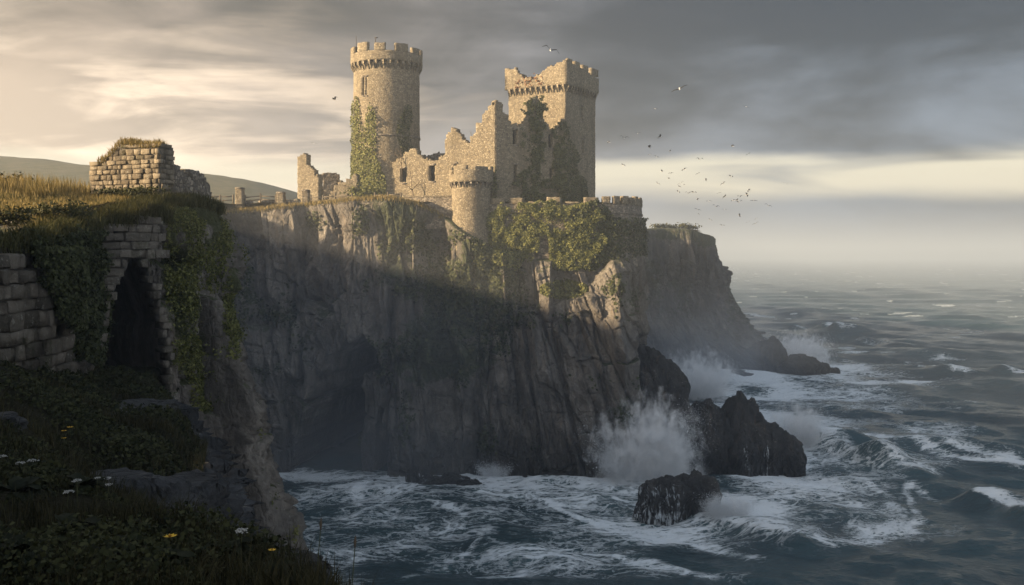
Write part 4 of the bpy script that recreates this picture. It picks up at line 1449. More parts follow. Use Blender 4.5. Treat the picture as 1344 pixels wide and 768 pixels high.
bpts = [(ax(638, 130.6), 130.6), (ax(700, 129.9), 129.9), (ax(765, 129.6), 129.6), (ax(806, 130.2), 130.2), (ax(824, 131.4), 131.4), (ax(836, 133.4), 133.4), (ax(842, 136.4), 136.4), (ax(843, 140.5), 140.5), (18.2, 152)]
bas = thing('bastion_wall', 'battlemented bastion wall on the cliff edge, curving away at its right end, draped in ivy', 'wall', (ax(740, 130), 131, 29))
pb = Path(bpts, 0.25)
shell('masonry', bas, 'stone_low', pb, zr(26.5, 34.75, 0.25), 0.9, None, 0.05, 53, 0.008)
shell('string_course', bas, 'stone_low', pb.off(0.1), [33.45, 33.7], 0.3, None, 0.02, 54)
u = 0.6
i = 0
while u < pb.L - 1.2:
    wd = 1.9 if u < 13.5 else 1.05
    gap = 0.55 if u < 13.5 else 0.42
    uu = np.linspace(u, u + wd, 7)
    p_, n_ = pb.at(uu)
    mp = Path(list(p_ + n_ * 0.02), 10)
    mp.N = n_
    hh = (35.75 if u > 13.5 else 35.45) + 0.12 * math.sin(i * 2.7) - (0.35 if i in (2, 4) else 0)
    shell('merlon', bas, 'stone', mp, zr(34.70, hh, 0.2), 0.6, None, 0.035, 60 + i)
    u += wd + gap
    i += 1

UC_, UR_ = (ax(618.5, 131.2), 131.2), 2.58
tur = thing('corner_turret', 'small round corner turret with corbelled head standing on the cliff edge', 'turret', (*UC_, 28.5))
ptu = circle(UC_, UR_, 0.22)
shell('shaft', tur, 'stone', ptu, zr(27.0, 37.4, 0.22), 0.8, None, 0.035, 71, 0.004)
ptr = circle(UC_, UR_ + .33, 0.22)
shell('parapet', tur, 'stone', ptr, zr(37.5, 39.1, 0.22), 0.5, lambda U, Z: Z < 39.4 - 0.9 * (np.abs(U - 6.4) < 0.28), 0.035, 72)
for k in range(6):
    a0 = -180 + 60 * k + 10
    shell('merlon', tur, 'stone', circle(UC_, UR_ + .33, 0.22, a0, a0 + 42), zr(39.05, 39.62 - 0.12 * (k % 2), 0.2), 0.5, None, 0.03, 73 + k)
for k in range(22):
    th = math.radians(k * 360 / 22)
    n = np.array([math.sin(th), -math.cos(th)])
    corbel(tur, np.array(UC_) + n * (UR_ - .06), n, 36.75, 0.28, 0.8, 0.34, 'stone_low')
disc('roof_platform', tur, 'roof', UC_, 2.7, 37.7)


# ------------------------------------------------------------------ block walls near the camera
def block_wall(path, z0, top, course, wmin, wmax, depth, seed, gap=0.018, jit=0.02, spans=None):
    """individually cut blocks along a path, all in one wall mesh"""
    rs = np.random.RandomState(seed)
    mb = MB()
    z = z0
    while True:
        h = course * rs.uniform(0.85, 1.15)
        cuts = []
        for (s0, s1) in (spans(z + h / 2) if spans else [(0.0, path.L)]):
            u = s0
            while u < s1 - 0.05:
                w_ = rs.uniform(wmin, wmax)
                e1 = u + w_ if u + w_ < s1 - 0.6 * wmin else s1
                cuts.append((u, e1))
                u = e1
        for (a, b) in cuts:
            um = (a + b) / 2
            if z + h * 0.6 > top(um):
                continue
            p_, n_ = path.at(np.array([a + gap, b - gap]))
            o = rs.uniform(-0.5, 1) * jit * 2
            f_ = p_ + n_ * o
            k_ = p_ - n_ * depth
            za, zb = z + gap, z + h - gap
            e = min(0.03, h * .1)
            t_ = (p_[1] - p_[0]) / (np.linalg.norm(p_[1] - p_[0]) + 1e-9)
            ring0 = [(*k_[0], za), (*k_[1], za), (*k_[1], zb), (*k_[0], zb)]
            fb = f_ - n_ * e
            ring1 = [(*fb[0], za), (*fb[1], za), (*fb[1], zb), (*fb[0], zb)]
            ring2 = [(*(f_[0] + t_ * e), za + e), (*(f_[1] - t_ * e), za + e), (*(f_[1] - t_ * e), zb - e), (*(f_[0] + t_ * e), zb - e)]
            Vb = np.array(ring0 + ring1 + ring2) + rs.uniform(-jit * .6, jit * .6, (12, 3))
            Qb = [[0, 3, 2, 1], [8, 9, 10, 11]]
            for r_ in (0, 4):
                for i_ in range(4):
                    Qb.append([r_ + i_, r_ + (i_ + 1) % 4, r_ + 4 + (i_ + 1) % 4, r_ + 4 + i_])
            mb.add(Vb, Qb)
        z += h
        if z > 34:
            break
    return mb


# turf-capped wall end on the near headland
wa, wb = np.array([ax(118, 43.0), 43.0]), np.array([ax(210.5, 41.6), 41.6])
wc_ = wb + np.array([0.25, 1.0])
pw = Path([wa, wb, wc_], 0.3)
lw = np.linalg.norm(wb - wa)


def wtop(u):
    return float(np.interp(u, [0, 0.75, 1.6, lw, lw + 2], [31.95, 32.05, 32.55, 32.62, 32.62]))


twall = thing('stone_wall', 'squared stone block wall end capped with turf on the near headland', 'wall', (*((wa + wb) / 2), 30.4))
block_wall(pw, 29.9, wtop, 0.215, 0.20, 0.58, 0.4, 3, 0.014, 0.03).part('blocks', M['block'], twall)
mb = MB()
pin = pw.off(-0.06)
V, Q = shell_geo(pin, zr(29.8, 32.6, 0.2), 0.85, lambda U, Z: Z < np.interp(U, [0, 0.75, 1.6, lw, lw + 2], [31.92, 32.02, 32.55, 32.62, 32.6]), 0.01, 5)
part('core', V, Q, None, M['mortar'], twall)
V, Q = shell_geo(Path([wa + (wb - wa) * .45, wb], 0.15).off(0.05), [32.56, 32.67], 0.75, None, 0.02, 6)
part('coping', V, Q, None, M['block'], twall)

# rubble wall running back from it
r0, r1 = np.array([ax(216, 44.0), 44.0]), np.array([ax(277, 52.5), 52.5])
rub = thing('rubble_wall', 'broken rubble field wall running back along the cliff edge behind the block wall', 'wall', (*((r0 + r1) / 2), 30.4))
prb = Path([r0, (r0 + r1) / 2 + np.array([0.2, -.2]), r1], 0.16)


def rtop(U, Z):
    return Z < np.interp(U / prb.L, [0, .1, .3, .34, .42, .6, .66, .8, .95, 1], [32.15, 32.2, 32.0, 31.7, 32.1, 32.15, 31.9, 32.0, 31.7, 31.2]) + 0.16 * vnoise(U * 3, 0 * U, 0, 4)


V, Q = shell_geo(prb, zr(29.6, 32.6, 0.16), 0.6, rtop, 0.06, 7)
part('rubble', V, Q, None, M['stone_low'], rub)

# retaining wall of big blocks at the left edge
q0, q1, q2 = (-21.5, 20.4), (ax(0, 23.3), 23.3), (ax(98, 27.4), 27.4)
pr = Path([q0, q1, q2], 0.3)
ret = thing('retaining_wall', 'dark retaining wall of large weathered blocks below the turf at the left edge', 'wall', (ax(40, 25), 24.5, 25))
block_wall(pr, 22.6, lambda u: 28.05 - 0.28 * max(0, (u - pr.L + 3.6)), 0.37, 0.30, 0.90, 0.45, 11, 0.018, 0.07).part('blocks', M['block_dark'], ret)
V, Q = shell_geo(pr.off(-0.14), zr(22.5, 28.0, 0.3), 0.7, lambda U, Z: Z < 27.8 - 0.28 * np.maximum(0, (U - pr.L + 3.6)), 0.02, 8)
part('core', V, Q, None, M['mortar'], ret)

# masonry round the tunnel mouth
m0, m1, m2 = (ax(116, 36.2), 36.2), (ax(168, 37.3), 37.3), (ax(228, 38.9), 38.9)
pm = Path([m0, m1, m2], 0.3)
mk = thing('tunnel_arch', 'dressed stone surround of the dark pointed tunnel mouth in the near cliff', 'arch', (ax(175, 37.5), 37.5, 23.4))


mu = np.linspace(0, pm.L, 400)
mxy = pm.at(mu)[0]
mpx = 672 + mxy[:, 0] / mxy[:, 1] * F


def mspans(z):
    out = []
    Y = 37.5
    py = HY - (z - CAMZ) / Y * F
    l = np.interp(py, [336, 345, 375, 430, 480, 560], [179, 172, 157, 142, 138, 135])
    r = np.interp(py, [336, 345, 380, 440, 490, 560], [179, 186, 201, 216, 221, 224]) + 2.5 * math.sin(z * 11.3)
    l = l - 3 + 3.0 * math.sin(z * 8.1 + 1)
    le = 112 + max(0, (py - 380)) * 0.15 + 5 * math.sin(z * 7)
    re = r + 9 + 4 * math.sin(z * 5)
    f = lambda p: float(np.interp(p, mpx, mu))
    if py < 337:
        return [(f(le + (337 - py) * .25), f(214 + 9 * math.sin(z * 9)))]
    return [(f(le), f(l)), (f(r), f(re))]


block_wall(pm, 22.4, lambda u: float(np.interp(u / pm.L, [0, .2, .45, .7, 1], [28.7, 29.3, 29.1, 29.75, 29.4])), 0.30, 0.28, 0.70, 0.6, 19, 0.016, 0.05, mspans).part('blocks', M['block_dark'], mk)


# ------------------------------------------------------------------ vegetation
def leaf_geo(P, N, size, rs, spread=0.9, up=0.2):
    """small bent leaf faces at points, roughly facing along the normals"""
    n = len(P)
    N = N + rs.normal(0, spread, (n, 3)) * 0.6
    N[:, 2] += up
    N /= np.linalg.norm(N, axis=1)[:, None] + 1e-9
    a = np.cross(N, rs.normal(size=(n, 3)))
    a /= np.linalg.norm(a, axis=1)[:, None] + 1e-9
    b = np.cross(N, a)
    s = (size * rs.uniform(0.55, 1.35, n))[:, None]
    V = np.stack([P - a * s * .5, P + b * s * .42 - N * s * .10, P + a * s * .5, P - b * s * .42 - N * s * .10], 1)
    i = np.arange(n) * 4
    T = np.concatenate([np.stack([i, i + 2, i + 1], 1), np.stack([i, i + 3, i + 2], 1)])
    return V.reshape(-1, 3), T


def ivy_on(label, pts, nrm, size, mat, seed, thick=0.3, name='ivy', cat='ivy', kind=None, group=None):
    rs = np.random.RandomState(seed)
    k = 0.5 + 0.5 * fbm(pts[:, 0] * .9, pts[:, 1] * .9, pts[:, 2] * .9, 3, seed)
    P = pts + nrm * (rs.uniform(0.02, 1, len(pts)) ** 0.7 * thick * (0.35 + k))[:, None]
    V, T = leaf_geo(P, nrm.copy(), size, rs)
    o = solo(name, V, None, T, M[mat])
    return tag(o, label, cat, group, kind)


def on_path(path, n, seed, shape, offset=0.0):
    """points on a wall face where shape(u, z) accepts a random number"""
    rs = np.random.RandomState(seed)
    u = rs.uniform(0, path.L, n)
    z = rs.uniform(26, 58, n)
    keep = rs.uniform(0, 1, n) < shape(u, z)
    u, z = u[keep], z[keep]
    p, nn = path.at(u)
    nn = nn / np.linalg.norm(nn, axis=1)[:, None]
    p = p + nn * offset
    return np.column_stack([p, z]), np.column_stack([nn, np.zeros(len(u))])


def px_of(p, z):
    return 672 + p[:, 0] / p[:, 1] * F, HY - (z - CAMZ) / p[:, 1] * F


def shape_px(path, f):
    def g_(u, z):
        p, n = path.at(u)
        px, py = px_of(p, z)
        vis = (n * (-p)).sum(1) > 0
        return f(px, py, p, z) * vis
    return g_


# round tower ivy: two fingers on the sunlit left flank
def f_rt(px, py, p, z):
    n = 6 * fbm(px * .06, py * .04, 0, 3, 4)
    right = np.interp(py, [130, 140, 150, 170, 200, 225, 262], [461, 470, 477, 492, 494, 498, 512])
    notch = (np.abs(px - 477) < np.interp(py, [120, 160, 172], [6, 3, 0])) & (py < 172)
    t2 = (px > 478) & (px < 494) & (py > 134 + np.abs(px - 487) * 2.5)
    t1 = (px < 476) & (py > 124 + np.abs(px - 468) * 3)
    ok = ((px < right + n) & (py > 175)) | t1 | t2
    dens = np.interp(py, [125, 190, 225, 262], [0.45, 0.7, 1, 1])
    return ok * ~notch * dens


P_, N_ = on_path(pth, 110000, 5, shape_px(pth, f_rt), 0.0)
ivy_on('olive green ivy climbing the sunlit left side of the round tower in two fingers', P_, N_, 0.24, 'ivy', 6, 0.40)


def f_rt2(px, py, p, z):
    return (np.abs(px - 532 - 3 * np.sin(py * .1)) < np.interp(py, [130, 160, 200, 225], [2, 9, 8, 4])) * (py > 138) * (py < 215) * 0.8


P_, N_ = on_path(pth, 60000, 8, shape_px(pth, f_rt2))
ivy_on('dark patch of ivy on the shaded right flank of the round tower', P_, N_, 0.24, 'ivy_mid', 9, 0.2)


# ivy columns on the hall's side wall
def f_ac(px, py, p, z):
    c = np.interp(py, [120, 150, 200, 262], [702, 701, 700, 698])
    wd = np.interp(py, [122, 135, 160, 190, 215, 240, 262], [5, 9, 11, 12, 17, 21, 24])
    n = 9 * fbm(px * .11, py * .07, 0, 4, 14)
    hole = fbm(px * .16, py * .12, 2, 3, 44)
    return (np.abs(px - c + n) < wd * (1 + .5 * vnoise(py * .12, 0 * py, 0, 9))) * (py > 130 + 8 * vnoise(px * .4, 0 * px, 0, 2)) * np.clip(0.75 - 1.3 * hole, 0.03, 1)


P_, N_ = on_path(pAC, 100000, 11, shape_px(pAC, f_ac))
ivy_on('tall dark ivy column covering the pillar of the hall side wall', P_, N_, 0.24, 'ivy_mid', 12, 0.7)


def f_ac2(px, py, p, z):
    c = np.interp(py, [150, 200, 262], [737, 735, 733])
    wd = np.interp(py, [150, 170, 200, 262], [2, 6, 9, 13])
    hole = fbm(px * .16, py * .12, 2, 3, 45)
    return (np.abs(px - c + 8 * fbm(px * .11, py * .07, 0, 4, 15)) < wd) * (py > 160) * np.clip(0.62 - 1.3 * hole, 0.03, 1)


P_, N_ = on_path(pAC, 100000, 21, shape_px(pAC, f_ac2))
ivy_on('dark ivy at the joint between the hall side wall and the square tower', P_, N_, 0.24, 'ivy_mid', 22, 0.7)


def f_sq(px, py, p, z):
    wd = np.interp(py, [170, 200, 230, 262], [746, 755, 766, 778])
    return (px < wd + 5 * fbm(px * .06, py * .05, 0, 3, 16)) * (px > 742.5) * (py > 165) * np.interp(py, [165, 200, 262], [.4, .5, .9])


P_, N_ = on_path(sp, 90000, 31, shape_px(sp, f_sq))
ivy_on('dark creeper spreading over the foot of the square tower shaded face', P_, N_, 0.26, 'ivy_mid', 32, 0.25)


def f_red(px, py, p, z):
    c = np.interp(px, [675, 690, 720], [112, 106, 104])
    return (np.abs(py - c - 3 * np.sin(px * .4)) < 7) * (px > 676) * (px < 716) * 0.30 * np.clip(.6 + fbm(px * .15, py * .15, 0, 3, 48), 0, 1)


P_, N_ = on_path(po, 60000, 41, shape_px(po, f_red))
ivy_on('reddening creeper along the broken parapet of the square tower', P_, N_, 0.28, 'ivy_red', 42, 0.25, 'creeper', 'creeper')


# big ivy mantle over the bastion
def f_bas(px, py, p, z):
    n = 7 * fbm(px * .05, py * .05, 0, 4, 17)
    lo = np.interp(px, [636, 645, 660, 680, 700, 706, 716, 726, 740, 765, 790], [300, 318, 332, 345, 338, 322, 318, 350, 372, 368, 330])
    hi = np.interp(px, [636, 650, 665, 690, 720, 745, 760, 790], [292, 274, 268, 271, 264, 271, 268, 280]) + 5 * vnoise(px * .12, 0 * px, 0, 6)
    gap = fbm(px * .09, py * .09, 3, 3, 46)
    strand = 26 * np.clip(vnoise(px * .16, 0 * px, 0, 3), 0, 1) + 12 * np.clip(vnoise(px * .5, 0 * px, 0, 5), 0, 1) - 12
    return (py < lo + n + strand) * (py > hi + .4 * n) * (px < 788 + n) * np.clip(0.85 - 1.0 * gap, .04, 1) * np.clip(1.3 - .03 * np.clip(py - lo + 20, 0, 99), .35, 1)


P_, N_ = on_path(pb.off(0.15), 520000, 51, shape_px(pb, f_bas))
ivy_on('big sunlit mantle of ivy hanging over the front of the bastion wall', P_, N_, 0.20, 'ivy', 52, 1.1)


def f_bas2(px, py, p, z):
    n = 7 * fbm(px * .05, py * .05, 0, 4, 18)
    lo = np.interp(px, [740, 765, 790, 810, 842], [385, 380, 352, 340, 330])
    hi = np.interp(px, [740, 770, 790, 805, 842], [268, 262, 264, 283, 285])
    return (py < lo + n) * (py > hi + n) * (px > 752 + n) * np.interp(px, [752, 795, 812, 845], [1, 0.6, 0.3, 0.2]) * np.clip(1 - fbm(px * .1, py * .06, 1, 3, 47), .1, 1)


P_, N_ = on_path(pb.off(0.12), 150000, 61, shape_px(pb, f_bas2))
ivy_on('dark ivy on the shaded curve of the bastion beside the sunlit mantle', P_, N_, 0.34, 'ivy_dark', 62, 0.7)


def sheet_points(P, nrm, wfun, n, seed):
    rs = np.random.RandomState(seed)
    nu, nv = P.shape[:2]
    w_ = wfun(P).ravel()
    w_ = np.clip(w_, 0, None)
    idx = rs.choice(nu * nv, n, p=w_ / w_.sum())
    iu, iv = idx // nv, idx % nv
    du = P[np.clip(iu + 1, 0, nu - 1), iv] - P[np.clip(iu - 1, 0, nu - 1), iv]
    dv = P[iu, np.clip(iv + 1, 0, nv - 1)] - P[iu, np.clip(iv - 1, 0, nv - 1)]
    N = np.cross(dv, du)
    N /= np.linalg.norm(N, axis=1)[:, None] + 1e-9
    flip = (N[:, :2] * nrm[iu]).sum(1) < 0
    N[flip] *= -1
    p = P[iu, iv] + du * rs.uniform(-.25, .25, (n, 1)) + dv * rs.uniform(-.25, .25, (n, 1))
    return p, N


def ppx(P):
    return 672 + P[..., 0] / P[..., 1] * F, HY - (P[..., 2] - CAMZ) / P[..., 1] * F


def w_cc(P):
    px, py = ppx(P)
    n = fbm(P[..., 0] * .3, P[..., 2] * .25, 1, 4, 19)
    fr = (P[..., 1] > 118) & (P[..., 1] < 140)
    m_ = np.exp(-(((px - 620 + .25 * (py - 380)) / 75) ** 2 + ((py - 390) / 100) ** 2))
    m_ += 0.9 * np.exp(-(((px - 545) / 40) ** 2 + ((py - 320) / 30) ** 2))
    m_ += 0.35 * np.exp(-(((px - 380) / 90) ** 2 + ((py - 285) / 14) ** 2))
    return np.clip(m_ - 0.28 + 0.5 * n, 0, 1) * fr


P_, N_ = sheet_points(CP, CN, w_cc, 15000, 71)
ivy_on('dark scrub and ivy clinging to the middle of the castle cliff', P_, N_, 0.42, 'ivy_dark', 72, 0.35, 'cliff_scrub', 'scrub', 'stuff')


def w_lit(P):
    px, py = ppx(P)
    fr = (P[..., 1] > 118) & (P[..., 1] < 140)
    return fr * (np.exp(-(((px - 740) / 35) ** 2 + ((py - 380) / 14) ** 2)) + np.exp(-(((px - 668) / 25) ** 2 + ((py - 335) / 18) ** 2))) > 0.45


P_, N_ = sheet_points(CP, CN, w_lit, 5000, 73)
ivy_on('green tufts of ivy and weeds on the ledge between the sunlit slabs', P_, N_, 0.34, 'ivy', 74, 0.4, 'cliff_scrub', 'scrub', 'stuff')


# near headland: ivy curtain, lit ivy, dark ivy
def w_n1(P):
    px, py = ppx(P)
    n = 12 * fbm(px * .05, py * .05, 0, 3, 23)
    right = np.interp(py, [290, 340, 400, 470], [112, 124, 134, 138])
    return ((px > 34 + n * .5 + np.interp(py, [330, 400, 460], [0, 30, 62])) & (px < right + n * .5) & (py > 306 + n + np.interp(px, [40, 140], [16, -18])) & (py < 475)).astype(float) * (P[..., 1] < 38) * (P[..., 1] > 20)


P_, N_ = sheet_points(NP, NN, w_n1, 70000, 81)
ivy_on('dark ivy curtain hanging over the cliff between the block wall and the tunnel', P_, N_, 0.11, 'ivy_dark', 82, 0.55)


def f_ret(px, py, p, z):
    n = 7 * fbm(px * .07, py * .07, 0, 4, 27)
    return (px > np.interp(py, [322, 400, 470], [30, 58, 100]) + n) * (py > 318) * (z < 28.2)


P_, N_ = on_path(pr.off(0.06), 700000, 85, shape_px(pr, f_ret))
ivy_on('dark ivy spilling over the right end of the large-block retaining wall', P_, N_, 0.10, 'ivy_dark', 86, 0.45)


def w_n2(P):
    px, py = ppx(P)
    n = fbm(px * .05, py * .03, 0, 4, 24)
    a = np.exp(-(((px - 248 - .05 * (py - 380)) / 26) ** 2)) * (py > 275) * (py < 540)
    b = np.exp(-(((px - 300 - .12 * (py - 400)) / 14) ** 2)) * (py > 290) * (py < 470)
    c = np.exp(-(((px - 222) / 9) ** 2)) * (py > 262) * (py < 400)
    return np.clip(a + .8 * b + .7 * c - .42 + .7 * n, 0, 1) * (px > 216) * (P[..., 1] > 36) * (P[..., 1] < 52)


P_, N_ = sheet_points(NP, NN, w_n2, 60000, 83)
ivy_on('mid green ivy trailing down the near cliff right of the tunnel', P_, N_, 0.10, 'ivy_near', 84, 0.3)


def blades(name, P, h, w_, mat, seed, lean=0.5, kind='stuff'):
    rs = np.random.RandomState(seed)
    n = len(P)
    hh = h * rs.uniform(0.45, 1.4, n)
    a = rs.uniform(0, 6.283, n)
    d = np.stack([np.cos(a), np.sin(a), 0 * a], 1)
    ln = np.stack([np.cos(a + 1.2), np.sin(a + 1.2), 0 * a], 1) * (lean * hh * rs.uniform(0.1, 1, n))[:, None]
    ww = (w_ * rs.uniform(0.6, 1.3, n))[:, None]
    up = np.stack([0 * hh, 0 * hh, hh], 1)
    V = np.stack([P - d * ww / 2, P + d * ww / 2, P + d * ww * .35 + up * .6 + ln * .35, P - d * ww * .35 + up * .6 + ln * .35, P + up + ln], 1)
    i = np.arange(n) * 5
    o = link(name, mesh_np(name, V.reshape(-1, 3), np.stack([i, i + 1, i + 2, i + 3], 1), np.stack([i + 3, i + 2, i + 4], 1), M[mat]))
    return o


rs = np.random.RandomState(99)
# sunlit turf on the near headland
n = 70000
X = rs.uniform(-27, -11, n)
Y = rs.uniform(24, 56, n)
k = in_poly(X, Y, poly) & (X / Y > -0.62)
P_ = np.stack([X, Y, land_z(X, Y) - .02], 1)[k]
tag(blades('grass', P_, 0.17, 0.022, 'blade_dry', 1), 'short dry golden turf on top of the near headland', 'grass', kind='stuff')
n = 9000
X = rs.uniform(-26, -15.5, n)
Y = rs.uniform(39, 47, n)
dn = 0.5 + fbm(X * .7, Y * .7, 0, 3, 33)
k = in_poly(X, Y, poly) & (rs.uniform(0, 1, n) < dn) & ~((X > -18.6) & (Y < 44.2))
P_ = np.stack([X, Y, land_z(X, Y) - .02], 1)[k]
tag(blades('tall_grass', P_, 0.62, 0.03, 'blade_dry', 2, 0.45), 'tall pale grass along the skyline of the near headland', 'grass', kind='stuff')
# overhanging fringe at the near cliff edge
NE = NP[:, 3]
idx = rs.choice(np.arange(60, len(NE) - 60), 16000)
P_ = NE[idx] + np.column_stack([rs.uniform(-.6, .25, len(idx)), rs.uniform(-.25, .7, len(idx)), rs.uniform(-.25, .1, len(idx))])
tag(blades('grass', P_, 0.34, 0.028, 'blade', 3, 1.1), 'shaggy grass fringe along the near cliff edge', 'grass', kind='stuff')
uu = rs.uniform(0, pm.L, 2600)
p_, n_ = pm.at(uu)
P_ = np.column_stack([p_ + n_ * rs.uniform(-.5, .12, (len(uu), 1)), np.interp(uu / pm.L, [0, .2, .45, .7, 1], [28.9, 29.4, 29.3, 29.8, 29.5]) + rs.uniform(-.35, .1, len(uu))])
tag(blades('grass', P_, 0.4, 0.03, 'blade', 14, 1.3), 'grass tumbling over the top of the tunnel surround', 'grass', kind='stuff')
# turf on the wall end
uu = rs.uniform(0.5, lw, 3600)
p_, n_ = pw.at(uu)
P_ = np.column_stack([p_ - n_ * rs.uniform(-.12, .8, (len(uu), 1)), np.array([wtop(a) for a in uu]) + rs.uniform(-.12, .10, len(uu)) + 0.22 * np.exp(-((uu - 1.9) / .6) ** 2)])
tag(blades('turf_cap', P_, 0.18, 0.025, 'blade_dry', 4, 1.1), 'golden grass growing on top of the block wall end', 'grass', kind='stuff')
# castle headland fringe
CE = CP[:, 3]
idx = rs.choice(np.arange(100, 440), 9000)
P_ = CE[idx] + np.column_stack([rs.uniform(-.6, .6, len(idx)), rs.uniform(-.3, 2.6, len(idx)), rs.uniform(-.3, .15, len(idx))])
tag(blades('grass', P_, 0.5, 0.07, 'blade_dry', 5, 0.8), 'rough golden grass along the castle cliff edge', 'grass', kind='stuff')

# foreground ledge grass
n = 85000
Y = 4.2 + 35 * rs.uniform(0, 1, n) ** 1.25
X = fedge(Y) + 0.15 - np.abs(rs.uniform(0, 1, n)) ** 1.2 * (0.62 * Y + fedge(Y) + 0.5)
dn = 0.42 + 0.9 * fbm(X * .6, Y * .6, 0, 3, 35)
k = rs.uniform(0, 1, n) < dn
P_ = np.stack([X, Y, fore_z(X, Y) - .03], 1)[k]
near = P_[:, 1] < 12
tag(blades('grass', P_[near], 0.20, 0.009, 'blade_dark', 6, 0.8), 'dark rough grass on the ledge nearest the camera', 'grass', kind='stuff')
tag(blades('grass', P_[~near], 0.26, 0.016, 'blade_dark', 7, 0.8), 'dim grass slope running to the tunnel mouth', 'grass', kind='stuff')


n = 130000
Y = 4.4 + 33 * rs.uniform(0, 1, n) ** 1.35
X = fedge(Y) + 0.1 - rs.uniform(0, 1, n) ** 1.1 * (0.62 * Y + fedge(Y) + 0.5)
cl = fbm(X * .8, Y * .8, 0, 4, 37)
k = rs.uniform(0, 1, n) < 0.25 + 1.1 * cl
X, Y, cl = X[k], Y[k], cl[k]
P_ = np.stack([X, Y, fore_z(X, Y) + rs.uniform(0, 1, len(X)) * (0.06 + 0.26 * np.clip(cl, 0, 1))], 1)
N_ = rs.normal(0, .6, P_.shape) + np.array([0, -.3, .8])
V_, T_ = leaf_geo(P_, N_, 0.016 + 0.0032 * Y, rs, 1.0)
tag(link('undergrowth', mesh_np('undergrowth', V_, None, T_, M['under'])), 'dark low leafy undergrowth among the grass of the ledge', 'undergrowth', kind='stuff')


def shrub(label, c, size, n, leaf, mat, seed, name='shrub', group=None):
    """leaf clumps carried on a few forked stems"""
    rs = np.random.RandomState(seed)
    c = np.asarray(c, float)
    t = thing(name, label, name.replace('_', ' '), c, 0, group)
    mb = MB()
    tips = []
    for i in range(7):
        a = rs.uniform(0, 6.28)
        r_ = rs.uniform(.25, .85)
        tip = c + np.array([math.cos(a) * r_ * size[0], math.sin(a) * r_ * size[1], size[2] * rs.uniform(.55, 1.0) * (1.1 - .4 * r_)])
        midp = c * .5 + tip * .5 + rs.normal(0, .06, 3) * np.array(size)
        mb.tube([c, midp, tip], [.045 * size[2], .03 * size[2], .012 * size[2]], 5)
        tips.append(tip)
    mb.part('stems', M['twig'], t)
    tips = np.array(tips)
    P = tips[rs.randint(0, len(tips), n)] + rs.normal(0, 1, (n, 3)) * np.array(size) * np.array([.26, .26, .2])
    P[:, 2] = np.maximum(P[:, 2], c[2] + 0.02)
    V, T = leaf_geo(P, (P - c) / np.linalg.norm(P - c, axis=1)[:, None], leaf, rs, 1.0)
    part('foliage', V, None, T, M[mat], t)
    return t


def gz(px, Y):
    x = ax(px, Y)
    return (x, Y, float(land_z(np.array([x]), np.array([Y]))[0]) - .05)


shrub('leafy bush left of the block wall on the near headland', gz(206 - 12, 44.5), (0.9, 0.7, 0.8), 900, 0.13, 'bush', 1)
shrub('low spreading bramble at the foot of the block wall', gz(150, 42.0), (1.1, 0.5, 0.42), 800, 0.11, 'bush', 2)
shrub('round dark bush on the skyline at the far left', gz(8, 43.5), (0.9, 0.7, 0.75), 800, 0.12, 'bush', 3)
shrub('bramble clump on the sunlit turf near the cliff edge', gz(78, 33), (1.0, 0.8, 0.5), 1200, 0.10, 'bush', 4)
shrub('small bramble on the turf above the large-block wall', gz(12, 29), (0.8, 0.6, 0.6), 1000, 0.09, 'bush', 5)
shrub('bushy growth on the cliff edge above the tunnel', gz(195, 41.6 - .5), (1.0, 0.5, 0.4), 900, 0.10, 'bush', 6)
shrub('pale bush growing at the foot of the round tower', (ax(478, 136.5), 136.5, 35.0), (2.2, 1.2, 2.2), 1600, 0.30, 'ivy', 7)
shrub('dark green sapling growing out of the ruin beside the turret', (ax(645, 131.8), 131.8, 35.0), (0.8, 0.7, 3.6), 700, 0.3, 'ivy', 8, 'sapling')
for i, (px, s) in enumerate(((868, 1.4), (880, 1.0), (898, 1.6), (906, 1.0))):
    Yb = yf + 7 + 2 * i
    shrub(['first rounded bush from the left on top of the far headland', 'smallest middle bush on top of the far headland', 'widest bush on top of the far headland', 'outermost right bush on top of the far headland'][i],
          (ax(px, Yb), Yb, 34.4), (2.0 * s, 1.5, 1.0 * s), 300, 0.5, 'bush', 20 + i, group='bushes on the far headland')


def bare_tree(name, label, c, h, seed, lean=0.0):
    rs = np.random.RandomState(seed)
    mb = MB()

    def grow(p, d, L, r_, lev):
        q_ = p + d * L
        mb.tube([p, (p + q_) / 2 + rs.normal(0, .05 * L, 3), q_], [r_, r_ * .8, r_ * .6], 5)
        if lev < 4:
            for k in range(2 if lev else 3):
                d2 = d + rs.normal(0, .5, 3)
                d2[2] = abs(d2[2]) * .8 + .15
                d2 /= np.linalg.norm(d2)
                grow(q_, d2, L * rs.uniform(.6, .8), r_ * .6, lev + 1)
    grow(np.asarray(c, float), np.array([lean, 0, 1.0]), h * .33, h * .018, 0)
    return tag(mb.solo(name, M['twig'], loc=c), label, 'bare tree')


bare_tree('bare_tree', 'bare leafless bush against the hall wall between its two windows', (ax(541, 136), 136, 35.0), 5.6, 3)
bare_tree('bare_tree', 'small bare twiggy tree beside the round tower foot', (ax(527, 137.4), 137.4, 39.0), 4.6, 5)
bare_tree('bare_tree', 'tiny bare sapling on top of the ruined gable', (ax(415, 139.5), 139.5, 38.6), 2.0, 8)
bare_tree('bare_tree', 'tiny bare sprig on the stepped gable of the hall', (ax(619, 134.5), 134.5, 43.2), 1.8, 9)


